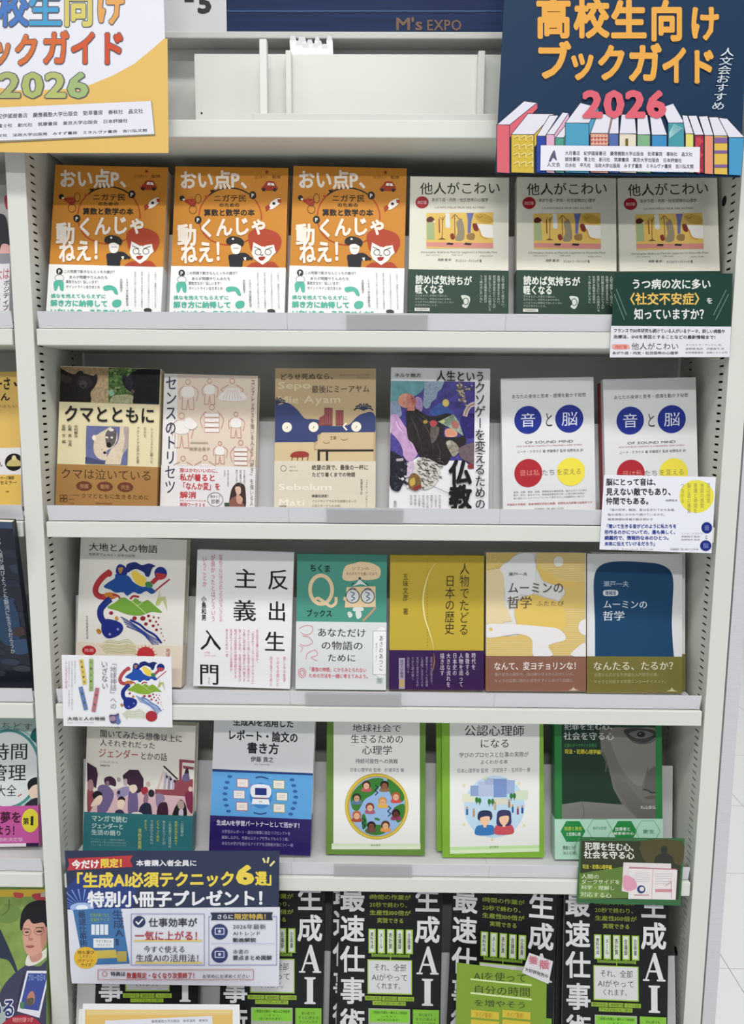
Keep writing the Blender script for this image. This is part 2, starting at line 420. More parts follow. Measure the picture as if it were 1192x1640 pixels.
# ---------------------------------------------------------------- above the top shelf
p0, p1 = at(268, 62, 0.07), at(268, 50, 0.07); zr0, zr1 = p0.z, p1.z
MB().box(0.0005, BAY-0.0005, 0.102, 0.104, H+TOPZ+BT+0.0005, ZT-0.002, mat('dcdcd8', .55, .25)).build('back_panel', case)
hd = empty('header_sign', loc=(0, 0, 0)); tag(hd, 'navy header sign with a numbered white end plate above the bookcase', 'sign')
MB().box(0.001, BAY-0.001, 0.069, 0.10, zr0, zr1, mat('c3c3bf', .4)).build('rail', hd, bevel=0.0015)
zt = at(268, -70, 0.075).z; xs = at(364, 20, 0.075).x
bl = MB().box(xs, BAY-0.001, 0.075, 0.09, zr1, zt, mat('1b2c50', 0.5, 0.12, 0.16, 9, stretch=(1, 1, 22))).build('blue_panel', hd)
wp = MB().box(0.001, xs-0.0008, 0.074, 0.09, zr1, zt, mat('c6c7ca', 0.35, 0.35, 0.02, 20)).build('end_plate', hd)
I = lambda x, y: (lambda p: (p.x, p.z))(at(x, y, 0.075))
A = Art(I, (0, H, BAY, H+1), y0=0.0745)
A.R(364, 17, 805, 19, '34507c'); A.T("M's", 634, 24, 678, 51, '6a4c3a', .025); A.T('EXPO', 684, 28, 740, 51, '6a4c3a', .02)
A.done(bl)
A = Art(I, (0, H, BAY, H+1), y0=0.0735); A.T('5', 317, -18, 340, 25, '2b2b2e', .04); A.R(296, -1, 311, 4, '2b2b2e'); A.done(wp)
for px in (268, 268+0): pass
# white display box stored on the top board
case2 = empty('display_box', loc=(0, 0, 0)); tag(case2, 'white steel display box with dividers standing on the top board', 'display box')
WB = mat('dcded7', 0.45, 0.3, 0.01, 8)
a, b = at(312, 140, 0.06), at(312, 86, 0.06); zt = b.z; zb = H+TOPZ+BT+0.0005
MB().box(a.x, 0.885, 0.060, 0.064, zb, zt, WB).build('front_panel', case2, bevel=0.0008)
MB().box(a.x, 0.885, 0.064, 0.088, zb, zb+0.003, WB).build('bottom_panel', case2)
MB().box(a.x, a.x+0.003, 0.064, 0.088, zb+0.003, zt, WB).build('side_panel', case2)
for x0, x1 in ((459, 468), (764, 775)):
    q, w = at(x0, 140, 0.055).x, at(x1, 140, 0.055).x; MB().box(q, w, 0.046, 0.060, zb, zt-0.001, WB).build('divider', case2, bevel=0.001)
q = at(323, 181, 0.0595); MB().tube([(q.x, 0.0600, q.z), (q.x, 0.0592, q.z)], 0.0012, DARK).build('rivet', case2)
st = empty('support_rail', loc=(0, 0, 0)); tag(st, 'grey-white upright post with a long low rail in front of the white display box', 'rail')
q, w = at(416, 140, 0.03), at(428, 140, 0.03); MB().box(q.x, w.x, 0.030, 0.042, zb, at(416, 62, 0.03).z, mat('dfe0dc', .4)).build('post', st, bevel=0.001)
q, w = at(405, 181, 0.02), at(405, 196, 0.02); MB().box(q.x, 0.885, 0.020, 0.030, zb, q.z, mat('cdcec9', .4)).build('rail', st, bevel=0.001)
# bunch of white tags
random.seed(4); b = MB(); W = mat('f2f3f4', .6)
tg = empty('tag_bundle', loc=(0, 0, 0)); tag(tg, 'bunch of crumpled white paper tags poking up above the white display box', 'paper tags')
for k, (x0, x1, yt) in enumerate(((465, 476, 60), (474, 487, 68), (484, 497, 72), (492, 503, 66), (500, 511, 72), (508, 518, 68), (516, 527, 73), (524, 534, 60), (478, 492, 62), (505, 514, 61))):
    Yq = 0.0648+0.0003*k; l, r, t, bt = at(x0+2, 100, Yq).x, at(x1+1, 100, Yq).x, at(x0, yt, Yq).z, at(x0, 120, Yq).z
    tl, tr = at(x0-1, 60, Yq).x, at(x1-1, 60, Yq).x
    rows = [(l, r, bt, 0), ((l+tl)/2, (r+tr)/2, (bt+t)/2, .0), (tl, tr, t-.004, -.0008), (tl+.002, tr-.002, t+.001, -.0026)]
    m = MB()
    for i in range(3):
        (a0, c0, z0, d0), (a1, c1, z1, d1) = rows[i], rows[i+1]
        m.prism([(a0, Yq+d0, z0), (c0, Yq+d0, z0), (c1, Yq+d1, z1), (a1, Yq+d1, z1)], [(a0, Yq+d0+.0006, z0), (c0, Yq+d0+.0006, z0), (c1, Yq+d1+.0006, z1), (a1, Yq+d1+.0006, z1)], W)
    m.build('paper_tag', tg)

Z = [H+z+BT+0.007 for z in ROWS]          # tray floors
K = '2a2622'
# ================================================================ top shelf
def art_orange(A, B):
    A.crop(6.274, 85, 265); R1 = 'b5482b'
    A.O(565, 520, 315, 292, 13, K, 212, 308); A.O(565, 520, 315, 292, 13, R1, 315, 365); A.O(565, 520, 315, 292, 13, R1, 184, 228)
    A.C([(255, 590), (290, 680), (370, 755), (520, 800), (690, 775), (780, 730)], 12, R1)
    A.P([(365, 250), (420, 245), (385, 285)], K); A.P([(310, 305), (350, 300), (330, 335)], R1)
    for x, y in ((798, 303), (240, 548)): A.E(x, y, 36, 40, K); A.T('P', x-14, y-24, x+14, y+26, 'efe6d8', .03)
    A.T('おい点P、', 58, 50, 850, 240, 'efe4d6', .035)
    A.T('ニガテ民', 400, 295, 735, 368, K, .012); A.T('のための', 455, 378, 665, 420, K, .02); A.T('算数と数学の本', 300, 440, 815, 510, K, .03)
    A.T('とけい　監修', 815, 105, 1085, 138, '6b3a20'); A.E(945, 72, 16, 14, '9c3a22')
    # car, rocket, cyclist
    A.S([(885, 235), (920, 195), (945, 165), (1010, 168), (1035, 205), (1050, 245), (1000, 258), (900, 252)], 'a33a26'); A.P([(945, 205), (955, 180), (980, 180), (978, 208)], 'f3ece2'); A.P([(985, 208), (985, 182), (1010, 184), (1022, 210)], 'f3ece2')
    A.E(910, 248, 18, 16, K); A.E(1020, 250, 18, 16, K)
    A.S([(960, 420), (985, 370), (1050, 335), (1080, 350), (1060, 395), (1000, 440), (965, 445)], 'efe8df'); A.P([(1045, 345), (1082, 345), (1075, 382), (1050, 380)], 'a33a26'); A.P([(955, 400), (975, 430), (930, 465), (920, 420)], 'a33a26'); A.E(1008, 388, 16, 14, K)
    A.E(82, 330, 26, 26, K); A.S([(105, 350), (200, 340), (225, 380), (195, 415), (140, 385)], 'a33a26'); A.E(98, 345, 12, 10, 'efe8df'); A.O(245, 335, 30, 45, 4, K); A.O(190, 445, 38, 42, 4, K); A.O(180, 345, 30, 30, 4, 'cc6a40')
    # shouting red-haired person
    A.S([(735, 1010), (800, 975), (880, 985), (980, 970), (1030, 1010), (1030, 1040), (735, 1040)], 'b0452c')
    A.S([(745, 700), (800, 650), (900, 640), (1000, 665), (1060, 710), (1075, 780), (1045, 850), (1000, 880), (790, 860), (755, 800)], 'b0452c')
    A.P([(795, 775), (880, 820), (1000, 800), (1010, 850), (1020, 875), (985, 905), (945, 960), (880, 1000), (800, 945), (775, 890)], 'efece6')
    A.P([(850, 760), (905, 825), (985, 780), (960, 740)], 'b0452c')
    for x in (840, 940): A.O(x, 875, 30, 28, 7, '55504c')
    A.L([(800, 820), (870, 850)], 7, K); A.L([(915, 850), (985, 825)], 7, K); A.S([(845, 925), (910, 920), (890, 955), (855, 955)], 'a33328'); A.S([(860, 900), (895, 898), (878, 915)], '8d8680')
    # dark-haired person with folded arm
    A.S([(545, 905), (600, 895), (700, 880), (760, 920), (740, 955), (690, 950), (665, 1040), (565, 1040), (545, 960)], '26262c'); A.L([(700, 900), (780, 945)], 26, '26262c')
    A.S([(575, 800), (660, 795), (665, 850), (640, 890), (590, 890), (570, 850)], 'efece6'); A.S([(530, 740), (580, 715), (660, 730), (700, 770), (680, 815), (620, 790), (560, 800), (522, 780)], K)
    A.E(590, 742, 12, 10, 'efece6'); A.L([(590, 835), (650, 835)], 6, '8a8580'); A.P([(690, 930), (720, 925), (712, 965)], 'efece6')
    A.T('動', 25, 590, 225, 810, 'f1e7da', .035); A.T('くんじゃ', 240, 540, 940, 735, 'f1e7da', .035, sk=-40); A.T('ねえ！', 55, 775, 565, 1000, 'f1e7da', .035, sk=-30)
    B.crop(3.973, 0, 240); G = '58b7a0'
    B.E(378, 786, 21, 22, '33302e'); B.T('P', 370, 770, 386, 802, 'eeeeec', .03); B.T('この問題で動きなんとっちの誰が？', 405, 775, 745, 796, '6a6a6a', .01); B.T('あらが問題やりんみたち', 440, 810, 690, 832, '5a5a5a', .01)
    B.T('算数文なか！悩しいます！', 420, 840, 640, 862, '5a5a5a'); B.T('ポイントライン全力まとめ', 420, 872, 640, 893, '5a5a5a')
    B.S([(345, 850), (400, 845), (405, 905), (385, 905), (375, 875), (360, 905), (345, 905)], G); B.O(378, 828, 28, 22, 3, '8a8a88'); B.S([(660, 880), (700, 870), (740, 885), (755, 925), (735, 925), (715, 900), (670, 905)], G); B.S([(720, 975), (745, 960), (775, 968), (770, 1000), (740, 1010), (720, 1000)], G)
    B.T('損なを抱えてもらえずに', 322, 928, 678, 955, G, .03); B.T('解き方に納得して', 320, 966, 690, 1008, G, .04); B.T('いないもの、ありませんか？', 320, 1022, 862, 1056, G, .04)
    B.cols(['くらら一歩の算数生活', '大田真理子'], 822, 825, 38, 17, 1000, '5a5a5a', .01); B.cols(['一歩ずつ、算数がわかるようになる', 'つまずきの小さな原因からやさしく', '中学入学までの大事なことの基本を', '自信をつけ直しの数学の本を読んで'], 1000, 780, 43, 13, 1010, ['7d8a86', '8aa8a0'])
    B.S([(920, 1020), (945, 1012), (968, 1020), (966, 1038), (945, 1034), (930, 1040)], '3a3a3a')
O = [[(88, 266), (270, 270), (258, 505), (74, 503)], [(281.3, 269.5), (461.5, 271.5), (455, 505), (272, 504)], [(470, 270), (652, 272), (645, 507), (462, 506)]]
gO = 'orange mathematics paperbacks on the top shelf'
ob = book('orange cartoon-covered maths paperback with white band, leftmost of three', O[0], Z[0], 'cb8731', art_orange, band=('efefee', 427.5), t=0.02, Yb=0.018, lean=12, group=gO, rough=.5, spine='L')
dup(ob, O[1], 'orange cartoon-covered maths paperback with white band, middle of three', Z[0], t=.02, Yb=0.018, lean=12)
dup(ob, O[2], 'orange cartoon-covered maths paperback with white band, beside the cream books', Z[0], t=.02, Yb=0.018, lean=12)

def art_tanin(A, B):
    A.crop(3.311, 640, 260); D = '3b3733'
    A.T('他人がこわい', 108, 104, 540, 172, D, .008, sk=4); A.T('あがり症・内気・社交恐怖の心理学', 172, 188, 474, 208, '55504a', sk=6); A.T('LA NOUVELLE PEUR DES AUTRES', 190, 232, 456, 246, '8a7468', sk=4)
    A.E(120, 212, 36, 32, 'a3242c'); A.T('改訂版', 94, 203, 146, 222, 'e8c8c4', .01)
    A.R(143, 270, 500, 458, 'e3bd62'); A.P([(143, 425), (500, 430), (500, 458), (143, 448)], 'd98f86')
    A.P([(146, 320), (185, 318), (188, 412), (146, 412)], 'a5b483'); A.S([(145, 300), (165, 288), (185, 300), (180, 315), (150, 318)], '5a2c22'); A.P([(178, 310), (192, 312), (188, 322)], 'f0ece0')
    A.L([(232, 290), (228, 405)], 4, '7a5a2c'); A.L([(215, 290), (232, 310), (245, 285)], 3, '7a5a2c'); A.P([(205, 412), (250, 412), (228, 400)], '7a5a2c'); A.L([(212, 300), (214, 375)], 6, '8c3c2c')
    A.P([(246, 272), (268, 272), (272, 345), (262, 352), (246, 345)], 'dfe3dc'); A.L([(296, 285), (298, 405)], 4, '7a5a2c'); A.C([(280, 300), (298, 280), (318, 300), (335, 305)], 4, '6b5a3c')
    A.S([(305, 320), (330, 305), (345, 340), (345, 410), (300, 415), (312, 370)], '948a72'); A.S([(272, 385), (290, 380), (295, 408), (278, 410)], '8a2f22')
    A.P([(360, 272), (398, 272), (385, 315), (380, 378), (365, 378), (366, 310)], '6a70a6'); A.S([(362, 385), (400, 380), (398, 412), (365, 410)], '9a7a45')
    A.S([(392, 330), (412, 328), (428, 350), (415, 368), (398, 360)], '7a2c20'); A.P([(415, 330), (500, 335), (500, 405), (440, 400)], 'efece6'); A.C([(425, 355), (440, 395), (470, 408)], 7, 'd9963c'); A.S([(400, 285), (445, 275), (495, 300), (490, 325), (430, 320)], 'cba348')
    A.C([(415, 290), (430, 298), (442, 288)], 3, '6b5a3c'); A.P([(250, 438), (258, 428), (290, 430), (285, 440)], K); A.P([(345, 438), (352, 428), (388, 432), (380, 442)], K)
    A.T('Christophe Andre et Patrick Legeron La Nouvelle Peur', 112, 470, 525, 484, '8a8478'); A.T('des autres', 140, 488, 215, 497, '8a8478'); A.T('Odile Jacob', 280, 488, 340, 497, '8a8478'); A.T('phobie sociale', 430, 492, 500, 502, '8a8478')
    A.T('高野 優 訳', 205, 512, 278, 526, D, .01); A.T('クリストフ・パトリック 著', 300, 516, 440, 532, D, .01)
    W = 'dfe3da'
    B.crop(3.311, 640, 260); B.T('読めば気持ちが', 82, 600, 388, 650, W, .03, sk=6); B.T('軽くなる', 80, 652, 240, 702, W, .03)
    B.rows(['人のまなざしを恐れて悩む人、', '苦手な人へ、内気な人などの本と', 'これまでの心理療法で治したくない', '方法を学びたいとき。'], 80, 706, 292, 17, 12, 'a9b5aa')
    B.R(78, 778, 160, 795, 'dcdcd4'); B.T('紀伊國屋書店', 86, 781, 152, 792, '3a4a3e')
    B.S([(330, 710), (370, 712), (378, 735), (360, 775), (335, 765), (345, 745)], 'cfd6cc'); B.O(355, 740, 14, 18, 4, '24402f')
    B.cols(['人前で緊張して話せない、', '会議で意見を言えない、', '初対面が苦手だという人が', '世界に五人に一人の割合いる', '社会不安障害の症状は', 'うつ病の次に多いのに'], 560, 600, 23, 16, 790, 'b9c4b9', .01)
TQ = [[(657, 281.7), (816, 287), (815, 503.5), (652.7, 503.5)], [(828, 285), (987, 288.5), (986, 506), (829.5, 506)], [(989.4, 284), (1148.5, 287), (1158, 506), (992, 506)]]
gT = 'cream paperbacks with dark green bands on the top shelf'
tb_ = book('cream paperback with a room picture and dark green band, beside the orange books', TQ[0], Z[0], 'dedccd', art_tanin, band=('213d30', 433), t=0.018, Yb=0.018, lean=12, group=gT, rough=.45, spine='L')
dup(tb_, TQ[1], 'cream paperback with a room picture and dark green band, middle of three cream books', Z[0], t=.018, Yb=0.018, lean=12)
dup(tb_, TQ[2], 'cream paperback with its dark green band covered by the green shelf card', Z[0], t=.018, Yb=0.018, lean=12)

# ================================================================ second shelf
def art_bear(A, B):
    A.crop(5.96, 80, 577).win(95, 84, 562, 410); A.R(90, 80, 570, 420, N('9c8464')); A.S([(380, 250), (560, 180), (570, 420), (370, 420)], N('b39c78'))
    F_ = N('1c1617', .5, 420); A.S([(60, 90), (120, 105), (190, 140), (245, 150), (275, 122), (300, 118), (325, 140), (380, 152), (420, 160), (440, 148), (458, 165), (448, 230), (420, 275), (390, 320), (370, 420), (60, 420)], F_, 4)
    A.E(300, 135, 24, 18, '141011'); A.E(441, 165, 14, 20, '141011'); A.E(335, 225, 72, 58, N('2f2626', .4, 420)); A.E(322, 240, 36, 36, N('453f42')); A.E(318, 256, 15, 12, '17141a'); A.E(372, 215, 5, 5, '0c0a0a'); A.S([(95, 150), (160, 160), (220, 200), (180, 230), (110, 210)], N('332a26', .4, 420))
    A.win().win(562, 84, 1043, 410); A.R(560, 80, 1050, 420, N('4c6838', .6, 300))
    for i in range(60):
        x, y = 570+random.random()*220, 90+random.random()*210; A.S([(x, y), (x+14+random.random()*22, y+5), (x+10, y+20), (x-6, y+14)], random.choice(['6f8c44', '35502a', '8a9a60', '2a4424', '577838']), 2)
    for i in range(26): x, y = 760+random.random()*280, 84+random.random()*26; A.S([(x, y), (x+20, y+3), (x+12, y+14)], random.choice(['6f8a44', '8a9a60', '33482a']), 2)
    A.S([(600, 350), (680, 330), (790, 335), (820, 420), (590, 420)], N('a3a480')); A.S([(560, 300), (600, 290), (620, 330), (580, 345)], '8fb39a')
    A.S([(700, 150), (740, 162), (800, 112), (900, 88), (1060, 95), (1060, 430), (815, 430), (800, 340), (770, 300), (720, 262), (695, 200)], N('121318', .5, 420), 4); A.E(757, 215, 40, 56, N('22242f')); A.E(792, 298, 18, 22, '544644'); A.E(716, 166, 18, 16, '15151a')
    A.win().win(352, 628, 745, 994); A.R(345, 620, 750, 1000, N('666c96', .12, 60)); A.S([(340, 930), (450, 950), (560, 980), (560, 1010), (340, 1010)], '484f74')
    FU = N('d6c5ad', .1, 300); A.S([(405, 745), (420, 715), (450, 715), (490, 688), (540, 660), (585, 636), (640, 680), (645, 760), (600, 830), (550, 860), (548, 905), (545, 950), (480, 945), (432, 900), (418, 830), (425, 775)], FU, 4); A.E(424, 742, 18, 24, 'ece0d0')
    A.S([(540, 690), (600, 640), (640, 680), (632, 770), (596, 822), (556, 830), (536, 770)], N('615a5b', .25, 300)); A.E(590, 662, 24, 14, 'ddd6cc'); A.E(548, 735, 14, 10, 'e2dad0'); A.E(595, 735, 14, 10, 'd8d0c8'); A.E(566, 806, 24, 26, '1c1a1d')
    A.S([(560, 900), (600, 835), (650, 785), (672, 690), (680, 610), (760, 610), (760, 780), (700, 900), (665, 1010), (535, 1010)], FU, 4); A.S([(710, 640), (760, 620), (760, 800), (700, 880), (720, 760)], N('a99c9c', .1)); A.E(528, 882, 16, 13, '2a2426'); A.E(500, 850, 5, 4, '3a3230')
    A.win().crop(3.2216, 70, 570)
    A.T('クマとともに', 105, 258, 578, 345, '1d1a18', .022); A.cols(['中村敏弘', '石橋　豊　写真', '宮崎　学　編'], 178, 360, 32, 20, 470, K, .012); A.cols(['レッドリストに載った', 'なかで', 'アウトドア文学の名著'], 570, 360, 36, 16, 550, '4c453a')
    B.crop(3.2216, 70, 570); D = '4c3218'
    B.T('クマは泣いている', 82, 584, 566, 642, D, .0, sk=0)
    for x, t in ((207, '保護'), (317, '駆除'), (425, '共生')): B.E(x, 677, 42, 26, '6b3a22'); B.T(t, x-24, 665, x+24, 690, 'b98c5c', .01)
    B.T('クマとともに生きるために', 190, 714, 552, 742, '5a3c1c'); B.T('信濃毎日新聞社編集局', 265, 762, 355, 772, '6b4a28')
    for i in range(2):
        for j in range(2): B.box(80+i*20, 728+j*20, 96+i*20, 744+j*20, 3, '5a3818')
    B.rows(['しなの書房出版局', '編集部編', '本体価格'], 125, 724, 185, 22, 6, '6b4a28')
book('bear photography book with cream cover and brown band on the second shelf', [(98, 590), (257, 591), (253, 814), (87, 813)], Z[1], 'e2d6ae', art_bear, band=('a87c46', 745.5), t=.02, Yb=.036, coat=.5, rough=.3, spine='R')

def art_sense(A, B):
    A.crop(3.2216, 70, 570); A.P([(618, 97), (692, 98), (684, 800), (598, 800)], 'e6e4e2')
    r, w = 'c98a80', 'ece6e2'
    def fig(x, y, k, m):
        A.O(x, y, 13*k, 14*k, 3, r)
        if m == 0: A.S([(x-28*k, y+30*k), (x+28*k, y+30*k), (x+30*k, y+80*k), (x-30*k, y+80*k)], w); A.L([(x-30*k, y+80*k), (x-34*k, y+150*k), (x-8*k, y+150*k), (x, y+95*k), (x+8*k, y+150*k), (x+34*k, y+150*k), (x+30*k, y+80*k)], 3, r); A.C([(x-22*k, y+22*k), (x-48*k, y+50*k), (x-42*k, y+95*k)], 3, r); A.C([(x+22*k, y+22*k), (x+56*k, y+50*k), (x+46*k, y+105*k)], 3, r)
        elif m == 1: A.S([(x-70*k, y+100*k), (x-40*k, y+50*k), (x, y+35*k), (x+45*k, y+50*k), (x+75*k, y+100*k)], w); [A.L([(x+i*8*k, y+45*k), (x+i*17*k, y+98*k)], 2, r) for i in range(-3, 4)]; A.C([(x-20*k, y+20*k), (x-60*k, y+45*k), (x-45*k, y+60*k)], 3, r); A.C([(x+20*k, y+20*k), (x+60*k, y+45*k), (x+45*k, y+60*k)], 3, r)
        else:
            for i in range(4): A.R(x-38*k, y+(30+i*26)*k, x+38*k, y+(50+i*26)*k, w); A.box(x-38*k, y+(30+i*26)*k, x+38*k, y+(50+i*26)*k, 2, r)
            A.C([(x-30*k, y+20*k), (x-60*k, y+60*k), (x-48*k, y+110*k)], 3, r); A.C([(x+30*k, y+20*k), (x+60*k, y+60*k), (x+48*k, y+110*k)], 3, r)
    for x, y, k, m in ((745, 140, .95, 0), (858, 135, .8, 0), (975, 135, .95, 1), (870, 270, 1.0, 2), (995, 305, .8, 0), (712, 315, 1.1, 0), (912, 455, .7, 0), (835, 530, .9, 1), (720, 535, .9, 1), (1020, 450, .9, 2)): fig(x, y, k, m)
    A.S([(735, 330), (760, 325), (795, 360), (770, 385), (730, 370)], w)
    A.T('センスのトリセツ', 628, 108, 690, 722, '33374a', .012, v=True, sk=-8); A.T('コンプレックスを強いる人より「好き」を強いる人', 1072, 125, 1092, 775, '5c4a44', .0, v=True, sk=-6); A.T('榊原治見子', 752, 476, 862, 496, '8a7468'); A.R(758, 450, 850, 456, 'b9a494'); A.T('幻冬舎', 620, 776, 662, 786, '6a6a6a')
    B.crop(3.2216, 70, 570); R_ = 'c2333c'; B.T('センスのトリセツ', 628, 108, 690, 722, '33374a', .012, v=True, sk=-8); B.T('コンプレックスを強いる人より「好き」を強いる人', 1072, 125, 1092, 775, '5c4a44', .0, v=True, sk=-6)
    B.T('服はかわいいのに、', 702, 585, 915, 608, R_, .02); B.T('私が着ると', 702, 614, 890, 652, R_, .03); B.T('「なんか変」を', 702, 658, 915, 697, R_, .03); B.T('解消', 702, 706, 790, 742, R_, .03); B.T('SNSフォロワーに大人気', 702, 748, 840, 758, R_); B.T('実践ワーク２６', 702, 764, 838, 784, R_, .02)
    B.O(888, 745, 40, 36, 3, '6b7080'); B.T('顔タイプ', 862, 722, 915, 738, '4a5064'); B.T('診断', 866, 742, 912, 768, '4a5064')
    B.S([(1000, 658), (1035, 665), (1045, 700), (1040, 790), (965, 790), (970, 700)], '3d2c2a'); B.S([(992, 680), (1018, 678), (1020, 710), (1000, 715)], 'dcb8a4'); B.S([(970, 740), (1010, 730), (1040, 790), (960, 790)], '8a5a50'); B.S([(1000, 715), (1030, 735), (1022, 765), (1000, 755)], 'd0a08c'); B.P([(935, 760), (960, 760), (962, 792), (938, 792)], '35503c')
    B.cols(['センスを鍛えて自分らしく', '似合う服を選べる方法を', '顔のタイプから学ぶ本'], 1045, 590, 20, 12, 680, '6a6460'); B.cols(['ひと目で自分に似合う', 'とは何か'], 960, 590, 18, 10, 680, '6a6460')
book('pink-beige book with line-drawn outfits and a vertical title strip', [(262.5, 600), (414, 603.5), (408, 816), (256, 815)], Z[1], 'dfcfbd', art_sense, band=('e6e2e2', 748), t=.02, coat=.5, rough=.3, spine='L')

def art_mie(A, B):
    A.crop(3.137, 420, 570); N = '3b4674'; L_ = 'd8c6a2'
    A.T('Sepo', 80, 118, 250, 165, L_, .03); A.T('Mie Ayam', 80, 188, 398, 238, L_, .03); A.T('どうせ死ぬなら、', 90, 86, 380, 118, '4c4034', .015); A.T('最後にミーアヤム', 250, 146, 540, 184, '4c4034', .012); A.T('JIKA MATI NANTI MIE', 390, 94, 538, 102, '8a7860'); A.T('TERAKHIR', 470, 108, 538, 114, '8a7860')
    A.S([(62, 250), (90, 240), (130, 230), (175, 262), (215, 308), (250, 312), (290, 318), (330, 345), (430, 345), (470, 310), (500, 290), (560, 285), (565, 380), (300, 382), (265, 428), (60, 428)], N, 4); A.P([(300, 380), (562, 380), (562, 470), (262, 468)], 'cfb890'); A.P([(60, 428), (262, 428), (262, 468), (562, 470), (562, 526), (60, 522)], 'd2bd94')
    for sx, sy in ((75, 235), (510, 270)):
        for a in range(7): w = math.radians(-170+a*27); A.C([(sx, sy), (sx+28*math.cos(w), sy+24*math.sin(w)-6), (sx+48*math.cos(w), sy+36*math.sin(w)+6)], 6, '2e3a52')
    A.P([(285, 345), (290, 305), (315, 292), (315, 345)], '8c4a48'); A.R(315, 258, 355, 345, '7c3c42'); A.R(372, 270, 410, 345, '7c3c42')
    for i in range(4): A.R(320+i*9, 264, 323+i*9, 340, 'a86a60'); A.R(376+i*9, 276, 379+i*9, 340, 'a86a60')
    for x in (125, 260, 475): A.E(x, 352, 25, 25, 'f0ead8'); A.T('♪', x-8, 340, x+8, 362, '9a9484')
    A.C([(425, 335), (412, 350), (428, 368)], 8, 'f0ead8')
    A.L([(262, 464), (562, 470)], 4, 'a8906a'); A.R(280, 466, 562, 476, K); A.R(280, 476, 292, 522, K); A.R(322, 476, 334, 522, K)
    A.O(325, 425, 16, 9, 2, '6a5c44', 0, 180); A.T('王家', 342, 398, 376, 416, '6a5c44'); A.O(415, 410, 16, 8, 2, '6a5c44', 0, 180)
    A.S([(142, 492), (165, 476), (210, 474), (235, 486), (225, 502), (150, 504)], '9c3c34'); [A.L([(x, 500), (x-4, 520)], 4, '7c3028') for x in (152, 180, 205, 232)]
    B.crop(3.137, 420, 570); B.T('Sebelum', 76, 632, 355, 676, 'f0e9d8', .03); B.T('Mati', 78, 712, 215, 756, 'f0e9d8', .03); B.O(105, 560, 14, 15, 3, '8a8474'); B.rows(['春秋社', '翻訳小説'], 135, 548, 180, 20, 8, 'a89f8c')
    B.T('絶望の淵で、最後の一杯に', 250, 542, 538, 570, '5a5044', .02); B.T('たどり着くまでの物語', 250, 580, 472, 604, '5a5044', .02); B.T('映画化決定！', 250, 694, 345, 710, '4a4238', .02); B.rows(['インドネシアで大きな話題となった', '人生とヌードルの小説。'], 250, 722, 480, 24, 13, '7c7264'); B.cols(['リズキ・アンサリー', '西野恵子訳'], 536, 615, 26, 12, 760, '6a6054'); B.R(82, 752, 118, 758, '9a9080')
book('beige illustrated novel with navy city silhouette and white lamps', [(441.7, 588.5), (601.7, 591.7), (603, 816), (437.5, 815.5)], Z[1], 'bfa782', art_mie, band=('dcd3c0', 737), t=.018, rough=.5, spine='R')

